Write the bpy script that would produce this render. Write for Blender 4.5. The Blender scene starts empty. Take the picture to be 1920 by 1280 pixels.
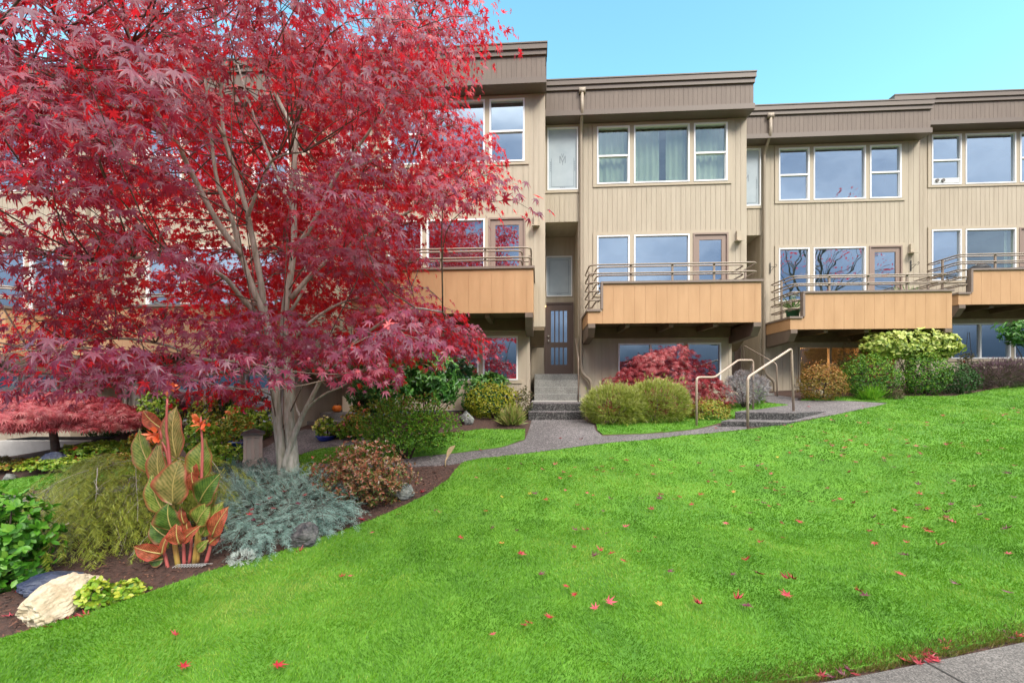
import bpy, bmesh, math, random
import numpy as np
from mathutils import Vector, Matrix, noise as mnoise
from mathutils.geometry import delaunay_2d_cdt

random.seed(7)
RNG = np.random.default_rng(11)
SC = bpy.context.scene
COL = SC.collection
R = math.radians

# ------------------------------------------------------------------ camera
F, HZ, EYE = 800.0, 725.0, 1.6            # focal length in photo pixels, horizon row, eye height
cam_d = bpy.data.cameras.new('camera')
cam_d.lens = 36.0 * F / 1920.0
cam_d.sensor_width = 36.0
cam_d.shift_y = (HZ - 640.0) / 1920.0
cam_d.clip_start = 0.05
cam_d.clip_end = 3000.0
cam = bpy.data.objects.new('camera', cam_d)
cam.location = (0, 0, EYE)
cam.rotation_euler = (R(90), 0, 0)
COL.objects.link(cam)
SC.camera = cam

# ------------------------------------------------------------------ sky and sun
SUN_EL, SUN_AZ = R(41), R(146)            # veiled sun behind the viewer's right shoulder
world = bpy.data.worlds.new('World')
SC.world = world
world.use_nodes = True
wt = world.node_tree
wt.nodes.clear()
def wn(t, **k):
    n = wt.nodes.new(t)
    for a, b in k.items():
        setattr(n, a, b)
    return n
sky = wn('ShaderNodeTexSky', sky_type='NISHITA', sun_disc=False, sun_elevation=SUN_EL, sun_rotation=SUN_AZ,
         air_density=1.0, dust_density=0.2, ozone_density=1.0)
tint = wn('ShaderNodeMix', data_type='RGBA', blend_type='MULTIPLY')
tint.inputs['Factor'].default_value = 1.0
tint.inputs['B'].default_value = (0.98, 1.46, 1.20, 1)
wt.links.new(sky.outputs[0], tint.inputs['A'])
tc = wn('ShaderNodeTexCoord')
sep = wn('ShaderNodeSeparateXYZ')
wt.links.new(tc.outputs['Generated'], sep.inputs[0])
# thin cloud covers the half of the sky behind the viewer and overhead; it is clear to the north
frn = wn('ShaderNodeMapRange', interpolation_type='SMOOTHSTEP')
frn.inputs['From Min'].default_value = -0.15
frn.inputs['From Max'].default_value = 0.45
frn.inputs['To Min'].default_value = 1.0
frn.inputs['To Max'].default_value = 0.0
wt.links.new(sep.outputs['Y'], frn.inputs['Value'])
cn = wn('ShaderNodeTexNoise')
cn.inputs['Scale'].default_value = 2.6
cn.inputs['Detail'].default_value = 7.0
cn.inputs['Roughness'].default_value = 0.55
cmap = wn('ShaderNodeMapping')
cmap.inputs['Scale'].default_value = (1.0, 1.0, 2.2)
wt.links.new(tc.outputs['Generated'], cmap.inputs[0])
wt.links.new(cmap.outputs[0], cn.inputs['Vector'])
cr = wn('ShaderNodeValToRGB')
cr.color_ramp.elements[0].position = 0.36
cr.color_ramp.elements[0].color = (0.75, 1.15, 1.9, 1)
cr.color_ramp.elements[1].position = 0.66
cr.color_ramp.elements[1].color = (3.0, 3.4, 4.1, 1)
wt.links.new(cn.outputs['Fac'], cr.inputs[0])
# overhead is a bright white veil
zen = wn('ShaderNodeMapRange', interpolation_type='SMOOTHSTEP')
zen.inputs['From Min'].default_value = 0.46
zen.inputs['From Max'].default_value = 0.76
wt.links.new(sep.outputs['Z'], zen.inputs['Value'])
veil = wn('ShaderNodeMix', data_type='RGBA')
veil.inputs['B'].default_value = (16.0, 15.6, 14.9, 1)
wt.links.new(zen.outputs[0], veil.inputs['Factor'])
wt.links.new(cr.outputs[0], veil.inputs['A'])
low = wn('ShaderNodeMapRange', interpolation_type='SMOOTHSTEP')
low.inputs['From Min'].default_value = 0.03
low.inputs['From Max'].default_value = 0.22
wt.links.new(sep.outputs['Z'], low.inputs['Value'])
hz = wn('ShaderNodeMix', data_type='RGBA')
hz.inputs['A'].default_value = (0.28, 0.42, 0.62, 1)
wt.links.new(low.outputs[0], hz.inputs['Factor'])
wt.links.new(veil.outputs['Result'], hz.inputs['B'])
mx = wn('ShaderNodeMix', data_type='RGBA')
wt.links.new(frn.outputs[0], mx.inputs['Factor'])
wt.links.new(tint.outputs['Result'], mx.inputs['A'])
wt.links.new(hz.outputs['Result'], mx.inputs['B'])
bg = wn('ShaderNodeBackground')
bg.inputs['Strength'].default_value = 0.15
wo = wn('ShaderNodeOutputWorld')
wt.links.new(mx.outputs['Result'], bg.inputs['Color'])
wt.links.new(bg.outputs[0], wo.inputs['Surface'])

sun_d = bpy.data.lights.new('sun', 'SUN')
sun_d.energy = 1.5
sun_d.angle = R(18)
sun_d.color = (1.0, 0.93, 0.82)
sun = bpy.data.objects.new('sun', sun_d)
_sd = Vector((math.sin(SUN_AZ) * math.cos(SUN_EL), math.cos(SUN_AZ) * math.cos(SUN_EL), math.sin(SUN_EL)))
sun.rotation_euler = _sd.to_track_quat('Z', 'Y').to_euler()
sun.location = _sd * 60
COL.objects.link(sun)

SC.view_settings.view_transform = 'Standard'
SC.view_settings.look = 'None'
SC.view_settings.exposure = 1.27
SC.view_settings.gamma = 1.0
SC.cycles.use_denoising = True
SC.cycles.max_bounces = 6
SC.cycles.transparent_max_bounces = 8

# ------------------------------------------------------------------ materials
def mat(name, col, rough=0.6, noise=None, bump=None, metallic=0.0, col2=None, spec=0.5, stretch=(1, 1, 1), emit=None):
    """noise=(scale, detail) blends col and col2; bump=(scale, strength)"""
    m = bpy.data.materials.new(name)
    m.use_nodes = True
    nt = m.node_tree
    b = nt.nodes['Principled BSDF']
    b.inputs['Base Color'].default_value = (*col, 1)
    b.inputs['Roughness'].default_value = rough
    b.inputs['Metallic'].default_value = metallic
    b.inputs['Specular IOR Level'].default_value = spec
    tcn = nt.nodes.new('ShaderNodeTexCoord')
    mp = nt.nodes.new('ShaderNodeMapping')
    mp.inputs['Scale'].default_value = stretch
    nt.links.new(tcn.outputs['Object'], mp.inputs[0])
    if noise:
        n = nt.nodes.new('ShaderNodeTexNoise')
        n.inputs['Scale'].default_value = noise[0]
        n.inputs['Detail'].default_value = noise[1]
        n.inputs['Roughness'].default_value = 0.62
        nt.links.new(mp.outputs[0], n.inputs['Vector'])
        r = nt.nodes.new('ShaderNodeValToRGB')
        r.color_ramp.elements[0].position = 0.34
        r.color_ramp.elements[1].position = 0.68
        r.color_ramp.elements[0].color = (*col, 1)
        r.color_ramp.elements[1].color = (*(col2 or col), 1)
        nt.links.new(n.outputs['Fac'], r.inputs[0])
        nt.links.new(r.outputs[0], b.inputs['Base Color'])
    if bump:
        n2 = nt.nodes.new('ShaderNodeTexNoise')
        n2.inputs['Scale'].default_value = bump[0]
        n2.inputs['Detail'].default_value = 5
        nt.links.new(mp.outputs[0], n2.inputs['Vector'])
        bp = nt.nodes.new('ShaderNodeBump')
        bp.inputs['Strength'].default_value = bump[1]
        bp.inputs['Distance'].default_value = 0.02
        nt.links.new(n2.outputs['Fac'], bp.inputs['Height'])
        nt.links.new(bp.outputs[0], b.inputs['Normal'])
    if emit:
        b.inputs['Emission Color'].default_value = (*emit[0], 1)
        b.inputs['Emission Strength'].default_value = emit[1]
    return m

def speckle(name, cols, scale, rough=0.8, big=None, bump=0.3):
    """exposed aggregate and other grainy mineral surfaces"""
    m = bpy.data.materials.new(name)
    m.use_nodes = True
    nt = m.node_tree
    b = nt.nodes['Principled BSDF']
    b.inputs['Roughness'].default_value = rough
    t = nt.nodes.new('ShaderNodeTexCoord')
    v = nt.nodes.new('ShaderNodeTexVoronoi')
    v.inputs['Scale'].default_value = scale
    nt.links.new(t.outputs['Object'], v.inputs['Vector'])
    sp = nt.nodes.new('ShaderNodeSeparateColor')
    nt.links.new(v.outputs['Color'], sp.inputs[0])
    r = nt.nodes.new('ShaderNodeValToRGB')
    while len(r.color_ramp.elements) < len(cols):
        r.color_ramp.elements.new(0.5)
    for i, c in enumerate(cols):
        r.color_ramp.elements[i].position = i / max(1, len(cols) - 1)
        r.color_ramp.elements[i].color = (*c, 1)
    nt.links.new(sp.outputs[0], r.inputs[0])
    out = r.outputs[0]
    n = nt.nodes.new('ShaderNodeTexNoise')
    n.inputs['Scale'].default_value = 1.3
    n.inputs['Detail'].default_value = 6
    nt.links.new(t.outputs['Object'], n.inputs['Vector'])
    mr = nt.nodes.new('ShaderNodeMapRange')
    mr.inputs['From Min'].default_value = 0.3
    mr.inputs['From Max'].default_value = 0.7
    mr.inputs['To Min'].default_value = 0.75
    mr.inputs['To Max'].default_value = 1.25
    nt.links.new(n.outputs['Fac'], mr.inputs['Value'])
    mm = nt.nodes.new('ShaderNodeVectorMath')
    mm.operation = 'SCALE'
    nt.links.new(out, mm.inputs[0])
    nt.links.new(mr.outputs[0], mm.inputs['Scale'])
    nt.links.new(mm.outputs[0], b.inputs['Base Color'])
    bp = nt.nodes.new('ShaderNodeBump')
    bp.inputs['Strength'].default_value = bump
    bp.inputs['Distance'].default_value = 0.01
    nt.links.new(v.outputs['Distance'], bp.inputs['Height'])
    nt.links.new(bp.outputs[0], b.inputs['Normal'])
    return m

def leafmat(name, cols, back=None, transl=0.3, tcol=None, rough=0.45, spec=0.5, clump=None):
    """leaf colour picked per leaf from cols; the underside may have a colour of its own"""
    m = bpy.data.materials.new(name)
    m.use_nodes = True
    nt = m.node_tree
    b = nt.nodes['Principled BSDF']
    b.inputs['Roughness'].default_value = rough
    b.inputs['Specular IOR Level'].default_value = spec
    a = nt.nodes.new('ShaderNodeAttribute')
    a.attribute_name = 'rnd'
    r = nt.nodes.new('ShaderNodeValToRGB')
    while len(r.color_ramp.elements) < len(cols):
        r.color_ramp.elements.new(0.5)
    for i, c in enumerate(cols):
        r.color_ramp.elements[i].position = i / max(1, len(cols) - 1)
        r.color_ramp.elements[i].color = (*c, 1)
    nt.links.new(a.outputs['Fac'], r.inputs[0])
    out = r.outputs[0]
    if back:
        g = nt.nodes.new('ShaderNodeNewGeometry')
        x = nt.nodes.new('ShaderNodeMix')
        x.data_type = 'RGBA'
        x.inputs['B'].default_value = (*back, 1)
        nt.links.new(g.outputs['Backfacing'], x.inputs['Factor'])
        nt.links.new(out, x.inputs['A'])
        out = x.outputs['Result']
    nt.links.new(out, b.inputs['Base Color'])
    if transl > 0:
        tr = nt.nodes.new('ShaderNodeBsdfTranslucent')
        if tcol:
            tr.inputs['Color'].default_value = (*tcol, 1)
        else:
            nt.links.new(out, tr.inputs['Color'])
        ms = nt.nodes.new('ShaderNodeMixShader')
        ms.inputs[0].default_value = transl
        nt.links.new(b.outputs[0], ms.inputs[1])
        nt.links.new(tr.outputs[0], ms.inputs[2])
        nt.links.new(ms.outputs[0], nt.nodes['Material Output'].inputs['Surface'])
    return m

def glassmat(name, refl=0.55, tintc=(0.55, 0.68, 0.75), rough=0.0):
    m = bpy.data.materials.new(name)
    m.use_nodes = True
    nt = m.node_tree
    nt.nodes.remove(nt.nodes['Principled BSDF'])
    t = nt.nodes.new('ShaderNodeBsdfTransparent')
    t.inputs['Color'].default_value = (*tintc, 1)
    g = nt.nodes.new('ShaderNodeBsdfGlossy')
    g.inputs['Roughness'].default_value = rough
    g.inputs['Color'].default_value = (0.70, 0.78, 0.84, 1)
    n = nt.nodes.new('ShaderNodeTexNoise')
    n.inputs['Scale'].default_value = 0.9
    tcn = nt.nodes.new('ShaderNodeTexCoord')
    nt.links.new(tcn.outputs['Object'], n.inputs['Vector'])
    bp = nt.nodes.new('ShaderNodeBump')
    bp.inputs['Strength'].default_value = 0.12
    bp.inputs['Distance'].default_value = 0.05
    nt.links.new(n.outputs['Fac'], bp.inputs['Height'])
    nt.links.new(bp.outputs[0], g.inputs['Normal'])
    ms = nt.nodes.new('ShaderNodeMixShader')
    ms.inputs[0].default_value = refl
    nt.links.new(t.outputs[0], ms.inputs[1])
    nt.links.new(g.outputs[0], ms.inputs[2])
    nt.links.new(ms.outputs[0], nt.nodes['Material Output'].inputs['Surface'])
    return m

MT = {
    'siding': mat('siding_paint', (0.445, 0.383, 0.295), 0.7, noise=(1.4, 9), col2=(0.37, 0.312, 0.235), bump=(60, 0.2), stretch=(5, 5, 0.35)),
    'trim': mat('trim_paint', (0.41, 0.345, 0.255), 0.6),
    'fascia': mat('fascia_paint', (0.155, 0.116, 0.090), 0.6, noise=(2.0, 7), col2=(0.125, 0.091, 0.07), stretch=(3, 3, 0.7)),
    'fascia_trim': mat('fascia_trim_paint', (0.125, 0.093, 0.074), 0.5),
    'orange': mat('orange_paint', (0.48, 0.285, 0.148), 0.6, noise=(1.3, 8), col2=(0.41, 0.235, 0.115), stretch=(3, 3, 0.6)),
    'spout': mat('spout_paint', (0.30, 0.245, 0.185), 0.5),
    'white': mat('white_vinyl', (0.8, 0.8, 0.8), 0.35),
    'rail': mat('rail_paint', (0.27, 0.21, 0.165), 0.4),
    'handrail': mat('handrail_paint', (0.41, 0.315, 0.255), 0.4, noise=(30, 3), col2=(0.36, 0.275, 0.22)),
    'cap': mat('cap_flashing', (0.20, 0.155, 0.13), 0.45),
    'door': mat('door_paint', (0.14, 0.095, 0.075), 0.45),
    'patio': mat('patio_door_paint', (0.25, 0.18, 0.145), 0.5),
    'soffit': mat('soffit_wood', (0.17, 0.12, 0.07), 0.75, noise=(3, 4), col2=(0.12, 0.085, 0.05)),
    'glass': glassmat('window_glass'),
    'glass_dark': glassmat('window_glass_dim', 0.10, (0.7, 0.7, 0.7)),
    'glass_clear': glassmat('window_glass_clear', 0.24, (0.82, 0.88, 0.82)),
    'frost': mat('frosted_glass', (0.34, 0.40, 0.44), 0.25, noise=(1.5, 3), col2=(0.42, 0.48, 0.51)),
    'etch': mat('etched_lines', (0.20, 0.24, 0.27), 0.5),
    'room': mat('room_plaster', (0.30, 0.31, 0.31), 0.9),
    'curtain': mat('curtain_cloth', (0.66, 0.68, 0.60), 0.9),
    'blind': mat('blind_slats', (0.60, 0.66, 0.70), 0.6),
    'metal': mat('brushed_metal', (0.6, 0.58, 0.55), 0.35, metallic=1.0),
    'black': mat('black_metal', (0.02, 0.02, 0.022), 0.5),
    'concrete': speckle('concrete_steps', [(0.13, 0.13, 0.12), (0.20, 0.20, 0.185), (0.27, 0.265, 0.25)], 90),
    'aggregate': speckle('exposed_aggregate', [(0.03, 0.027, 0.03), (0.07, 0.063, 0.067), (0.11, 0.10, 0.102), (0.23, 0.21, 0.205)], 75),
    'step_dark': speckle('dark_aggregate', [(0.008, 0.008, 0.008), (0.02, 0.02, 0.02), (0.04, 0.038, 0.037), (0.15, 0.145, 0.14)], 70),
    'sidewalk': speckle('sidewalk_concrete', [(0.05, 0.045, 0.041), (0.095, 0.085, 0.078), (0.16, 0.145, 0.135)], 160, bump=0.2),
    'foundation': mat('painted_foundation', (0.50, 0.48, 0.45), 0.8, noise=(6, 4), col2=(0.42, 0.40, 0.37)),
    'soil': mat('bark_mulch', (0.030, 0.016, 0.012), 0.95, noise=(26, 8), col2=(0.085, 0.042, 0.03), bump=(55, 0.9)),
    'bark': mat('grey_bark', (0.43, 0.425, 0.385), 0.8, noise=(7, 8), col2=(0.18, 0.195, 0.145), bump=(26, 0.6), stretch=(3.5, 3.5, 0.55)),
    'twig': mat('twig_bark', (0.085, 0.06, 0.05), 0.8, noise=(9, 4), col2=(0.17, 0.14, 0.11)),
    'dead': mat('bare_twig', (0.40, 0.36, 0.33), 0.8),
    'stemdark': mat('shrub_stem', (0.05, 0.035, 0.025), 0.9),
    'lawn': mat('lawn_turf', (0.055, 0.165, 0.010), 0.9, noise=(2.4, 8), col2=(0.10, 0.25, 0.015), bump=(160, 0.6)),
    'lamp_glow': mat('lamp_glow', (1, 0.8, 0.5), 0.5, emit=((1.0, 0.55, 0.18), 3.0)),
    'warm_wall': mat('warm_room', (0.5, 0.24, 0.07), 0.9),
}

# ------------------------------------------------------------------ mesh helpers
class MB:
    """collects shapes and links them as one mesh object"""
    def __init__(s):
        s.v, s.f = [], []
    def add(s, vs, fs):
        k = len(s.v)
        s.v.extend([tuple(p) for p in vs])
        s.f.extend([tuple(i + k for i in f) for f in fs])
        return s
    def box(s, x0, x1, y0, y1, z0, z1):
        return s.add([(x0, y0, z0), (x1, y0, z0), (x1, y1, z0), (x0, y1, z0), (x0, y0, z1), (x1, y0, z1), (x1, y1, z1), (x0, y1, z1)],
                     [(0, 3, 2, 1), (4, 5, 6, 7), (0, 1, 5, 4), (1, 2, 6, 5), (2, 3, 7, 6), (3, 0, 4, 7)])
    def prism_x(s, poly, x0, x1):
        """poly of (y,z), extruded along x"""
        n = len(poly)
        vs = [(x0, y, z) for y, z in poly] + [(x1, y, z) for y, z in poly]
        return s.add(vs, [tuple(range(n))[::-1], tuple(range(n, 2 * n))] + [(i, (i + 1) % n, n + (i + 1) % n, n + i) for i in range(n)])
    def tube(s, pts, rad, n=8, closed=False, flat=1.0):
        pts = [Vector(p) for p in pts]
        m = len(pts)
        rads = rad if hasattr(rad, '__len__') else [rad] * m
        up = Vector((0, 0, 1))
        rings, nrm = [], None
        for i, p in enumerate(pts):
            a = pts[(i - 1) % m] if (closed or i > 0) else p
            b = pts[(i + 1) % m] if (closed or i < m - 1) else p
            t = (b - a)
            t = t.normalized() if t.length > 1e-9 else Vector((0, 0, 1))
            if nrm is None:
                nrm = t.cross(up)
                if nrm.length < 1e-3:
                    nrm = t.cross(Vector((0, 1, 0)))
                nrm.normalize()
            else:
                nrm = (nrm - t * nrm.dot(t))
                nrm = nrm.normalized() if nrm.length > 1e-6 else t.orthogonal().normalized()
            bn = t.cross(nrm)
            rings.append([p + (nrm * math.cos(q) + bn * math.sin(q) * flat) * rads[i] for q in [2 * math.pi * j / n for j in range(n)]])
        vs = [v for r in rings for v in r]
        fs = []
        for i in range(m if closed else m - 1):
            k = (i + 1) % m
            for j in range(n):
                fs.append((i * n + j, i * n + (j + 1) % n, k * n + (j + 1) % n, k * n + j))
        if not closed:
            fs.append(tuple(range(n))[::-1])
            fs.append(tuple((m - 1) * n + j for j in range(n)))
        return s.add(vs, fs)
    def lathe(s, prof, c=(0, 0, 0), n=20):
        vs, fs = [], []
        for r, z in prof:
            for j in range(n):
                q = 2 * math.pi * j / n
                vs.append((c[0] + r * math.cos(q), c[1] + r * math.sin(q), c[2] + z))
        for i in range(len(prof) - 1):
            for j in range(n):
                fs.append((i * n + j, i * n + (j + 1) % n, (i + 1) * n + (j + 1) % n, (i + 1) * n + j))
        fs.append(tuple(range(n))[::-1])
        fs.append(tuple((len(prof) - 1) * n + j for j in range(n)))
        return s.add(vs, fs)
    def build(s, name, m, parent=None, o=(0, 0, 0), smooth=False, place=None, label=None, bevel=0):
        me = bpy.data.meshes.new(name)
        ox, oy, oz = o
        me.from_pydata([(x - ox, y - oy, z - oz) for x, y, z in s.v], [], s.f)
        me.materials.append(m if not isinstance(m, str) else MT[m])
        if smooth:
            me.polygons.foreach_set('use_smooth', [True] * len(me.polygons))
        me.update()
        ob = bpy.data.objects.new(name, me)
        COL.objects.link(ob)
        if parent is not None:
            ob.parent = parent
        if place is not None:
            ob.location = place
        if label:
            ob['label'] = label
        if bevel:
            bv = ob.modifiers.new('bevel', 'BEVEL')
            bv.width = bevel
            bv.segments = 2
            bv.limit_method = 'ANGLE'
        return ob

def thing(name, label, cat, loc=(0, 0, 0), rz=0.0, group=None):
    o = bpy.data.objects.new(name, None)
    o.empty_display_size = 0.2
    COL.objects.link(o)
    o.location = loc
    o.rotation_euler = (0, 0, rz)
    o['label'] = label
    o['category'] = cat
    if group:
        o['group'] = group
    return o
def tag(o, label, cat, group=None, kind=None):
    if label:
        o['label'] = label
    if cat:
        o['category'] = cat
    if group:
        o['group'] = group
    if kind:
        o['kind'] = kind
    return o

def rounded(pts, r, n=5, closed=False):
    pts = [Vector(p) for p in pts]
    m = len(pts)
    out = []
    for i, p in enumerate(pts):
        if not closed and i in (0, m - 1):
            out.append(p)
            continue
        a, b = pts[(i - 1) % m], pts[(i + 1) % m]
        da, db = (a - p), (b - p)
        rr = min(r, da.length * 0.49, db.length * 0.49)
        pa, pb = p + da.normalized() * rr, p + db.normalized() * rr
        for k in range(n + 1):
            t = k / n
            out.append(pa * (1 - t) ** 2 + p * 2 * t * (1 - t) + pb * t * t)
    return out

def catmull(pts, n=5):
    """smooth curve through pts (tuples of any length)"""
    P = [np.array(p, float) for p in pts]
    P = [2 * P[0] - P[1]] + P + [2 * P[-1] - P[-2]]
    out = []
    for i in range(1, len(P) - 2):
        for k in range(n):
            t = k / n
            out.append(0.5 * ((2 * P[i]) + (-P[i - 1] + P[i + 1]) * t + (2 * P[i - 1] - 5 * P[i] + 4 * P[i + 1] - P[i + 2]) * t * t
                              + (-P[i - 1] + 3 * P[i] - 3 * P[i + 1] + P[i + 2]) * t ** 3))
    out.append(P[-2])
    return out

def P3(x, y, Y):
    """photo pixel at depth Y -> world point"""
    return Vector(((x - 960) / F * Y, Y, EYE - (y - HZ) / F * Y))

# ------------------------------------------------------------------ ground surface (thin plate spline through measured points)
_gc = [(1480, 1280, 2.28), (1920, 1195, 2.62), (960, 1280, 2.2), (400, 1280, 2.25), (0, 1205, 2.62), (300, 1110, 3.2), (430, 1065, 3.55),
       (600, 1015, 4.1), (720, 970, 4.7), (830, 910, 5.5), (865, 868, 6.3), (1000, 851, 6.8), (1130, 833, 7.2), (1380, 806, 8.1),
       (1040, 790, 9.2), (1130, 813, 8.0), (1300, 803, 8.4), (1480, 776, 9.2), (1650, 757, 9.8), (1830, 736, 10.6), (1920, 718, 11.0),
       (535, 910, 5.5), (475, 885, 6.6), (60, 930, 6.2), (0, 870, 8.0), (118, 850, 8.0), (600, 812, 9.0), (930, 830, 7.6), (985, 805, 8.7),
       (1440, 745, 11.2), (340, 1062, 3.6), (1920, 900, 5.05), (1500, 950, 5.4), (300, 800, 9.2), (820, 780, 9.6), (2100, 690, 11.5)]
_gp = np.array([((x - 960) / F * Y, Y, EYE - (y - HZ) / F * Y) for x, y, Y in _gc] +
               [(-9.5, 2.0, -0.05), (-12, 6, -0.1), (-12, 10, 0.0), (8, 2.6, 0.2), (14, 4, 0.55), (16, 12, 2.2), (4, 12.5, 1.3), (-6, 12.5, 0.7), (0, 1.2, 0.02)])
def _tps_fit(p, lam=0.02):
    n = len(p)
    d = np.linalg.norm(p[:, None, :2] - p[None, :, :2], axis=2)
    K = np.where(d > 0, d * d * np.log(np.maximum(d, 1e-9)), 0) + lam * np.eye(n)
    Q = np.hstack([np.ones((n, 1)), p[:, :2]])
    A = np.block([[K, Q], [Q.T, np.zeros((3, 3))]])
    return np.linalg.solve(A, np.concatenate([p[:, 2], np.zeros(3)]))
_gw = _tps_fit(_gp)
def G(x, y):
    """ground height, vectorised; flat outwards past the plot"""
    x = np.clip(np.asarray(x, float), -13, 16)
    y = np.clip(np.asarray(y, float), 1.0, 13)
    d = np.sqrt((x[..., None] - _gp[:, 0]) ** 2 + (y[..., None] - _gp[:, 1]) ** 2)
    U = np.where(d > 0, d * d * np.log(np.maximum(d, 1e-9)), 0)
    return U @ _gw[:-3] + _gw[-3] + _gw[-2] * x + _gw[-1] * y
def g1(x, y):
    return float(G(np.array([x]), np.array([y]))[0])
_ys = np.linspace(1.2, 14, 700)
def gp(px, py):
    """where the ray of a photo pixel first meets the ground"""
    X = (px - 960) / F * _ys
    Z = EYE - (py - HZ) / F * _ys
    h = Z - G(X, _ys)
    i = np.where(h <= 0)[0]
    if len(i) == 0:
        k = int(np.argmin(h))
        return Vector((X[k], _ys[k], float(G(X[k:k + 1], _ys[k:k + 1])[0])))
    k = max(1, i[0])
    t = h[k - 1] / (h[k - 1] - h[k])
    Y = _ys[k - 1] + t * (_ys[k] - _ys[k - 1])
    x = (px - 960) / F * Y
    return Vector((x, Y, g1(x, Y)))

def inpoly(x, y, poly):
    x, y = np.asarray(x), np.asarray(y)
    c = np.zeros(x.shape, bool)
    n = len(poly)
    for i in range(n):
        x0, y0 = poly[i][0], poly[i][1]
        x1, y1 = poly[(i + 1) % n][0], poly[(i + 1) % n][1]
        if y0 == y1:
            continue
        c ^= ((y0 > y) != (y1 > y)) & (x < (x1 - x0) * (y - y0) / (y1 - y0) + x0)
    return c

def densify(poly, step):
    out = []
    n = len(poly)
    for i in range(n):
        a, b = Vector(poly[i][:2]), Vector(poly[(i + 1) % n][:2])
        k = max(1, int((b - a).length / step))
        for j in range(k):
            out.append(a + (b - a) * j / k)
    return out

def drape(name, poly, dz, m, step=0.25, skirt=0.06, kind='structure', wob=0.0):
    """a sheet lying on the ground inside the outline, with a short skirt at its edge"""
    poly = densify(poly, step * 0.6)
    if wob:
        poly = [Vector((p.x + wob * mnoise.noise((p.x * 5, p.y * 5, 0)), p.y + wob * mnoise.noise((p.x * 5, p.y * 5, 7)))) for p in poly]
    xs = [p[0] for p in poly]
    ys = [p[1] for p in poly]
    gx, gy = np.meshgrid(np.arange(min(xs), max(xs), step), np.arange(min(ys), max(ys), step))
    gx, gy = gx.ravel() + 0.013, gy.ravel() + 0.017
    k = inpoly(gx, gy, poly)
    pts = [Vector(p[:2]) for p in poly] + [Vector((a, b)) for a, b in zip(gx[k], gy[k])]
    n = len(poly)
    v2, e2, f2, ov, oe, of = delaunay_2d_cdt(pts, [(i, (i + 1) % n) for i in range(n)], [], 1, 1e-5)
    zz = G(np.array([v.x for v in v2]), np.array([v.y for v in v2])) + dz
    vs = [(v.x, v.y, z) for v, z in zip(v2, zz)]
    fs = []
    for f in f2:
        a, b, c = [v2[i] for i in f[:3]]
        if (b - a).cross(c - a) < 0:
            f = f[::-1]
        fs.append(tuple(f))
    inv = {}
    for i, o in enumerate(ov):
        for j in o:
            inv.setdefault(j, i)
    if skirt:
        base = len(vs)
        ring = [inv[i] for i in range(n) if i in inv]
        for i in ring:
            x, y, z = vs[i]
            vs.append((x, y, z - skirt - dz))
        q = len(ring)
        for i in range(q):
            fs.append((ring[i], ring[(i + 1) % q], base + (i + 1) % q, base + i))
    mb = MB()
    mb.v, mb.f = vs, fs
    o = mb.build(name, m)
    o['kind'] = kind
    return o

# ------------------------------------------------------------------ ground sheet
gxs = np.concatenate([[-900, -300, -120, -60, -30, -20], np.arange(-13.5, 16.6, 0.3), [20, 30, 60, 120, 300, 900]])
gys = np.concatenate([[-900, -300, -120, -60, -30, -12, -5, -2, 0], np.arange(0.9, 13.2, 0.3), [16, 20, 30, 60, 120, 300, 900]])
XX, YY = np.meshgrid(gxs, gys)
ZZ = G(XX, YY)
gm = MB()
gm.v = [tuple(p) for p in np.stack([XX, YY, ZZ], -1).reshape(-1, 3)]
nx = len(gxs)
gm.f = [(j * nx + i, j * nx + i + 1, (j + 1) * nx + i + 1, (j + 1) * nx + i) for j in range(len(gys) - 1) for i in range(nx - 1)]
tag(gm.build('ground', 'soil', smooth=True), None, None, kind='structure')

def gpoly(px):
    return [gp(*p) if len(p) == 2 else Vector(p) for p in px]

def kerb_y(x):
    return 2.28 + 0.205 * (x - 1.48)
# main lawn: bed edge, front walk edge, upper walk, far bed, then back along the pavement
MAIN = gpoly([(0, 1203), (150, 1160), (300, 1108), (430, 1063), (520, 1040), (600, 1013), (720, 968), (800, 930), (838, 903), (855, 882), (868, 869), (900, 862),
              (1000, 851), (1130, 834), (1280, 818), (1400, 807), (1480, 797), (1560, 781), (1655, 761), (1668, 756), (1600, 752), (1500, 752),
              (1525, 746), (1640, 744), (1790, 744), (1835, 736), (1920, 718)]) + [Vector((15.5, 11.2, 0)), Vector((15.5, kerb_y(15.5), 0))] + \
       [Vector((x, kerb_y(x), 0)) for x in (10, 6, 4, 3, 2, 1, 0, -2, -4, -6)] + [Vector((-7.0, 1.2, 0)), Vector((-5.0, 2.0, 0))]
LAWN_WALK = gpoly([(985, 806), (983, 824), (940, 838), (855, 849), (760, 858), (650, 867), (563, 871), (558, 856), (600, 843), (650, 838), (700, 830), (780, 818), (860, 812), (900, 806)])
LAWN_STEPS = gpoly([(1118, 797), (1120, 808), (1130, 815), (1201, 813), (1305, 804), (1345, 794), (1378, 786), (1378, 773), (1410, 770), (1478, 760), (1440, 757), (1360, 758), (1298, 768), (1230, 782), (1172, 793)])
LAWN_FAR = gpoly([(-60, 930), (0, 925), (150, 910), (260, 893), (300, 880), (290, 868), (200, 879), (100, 890), (0, 903), (-60, 908)])
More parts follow.
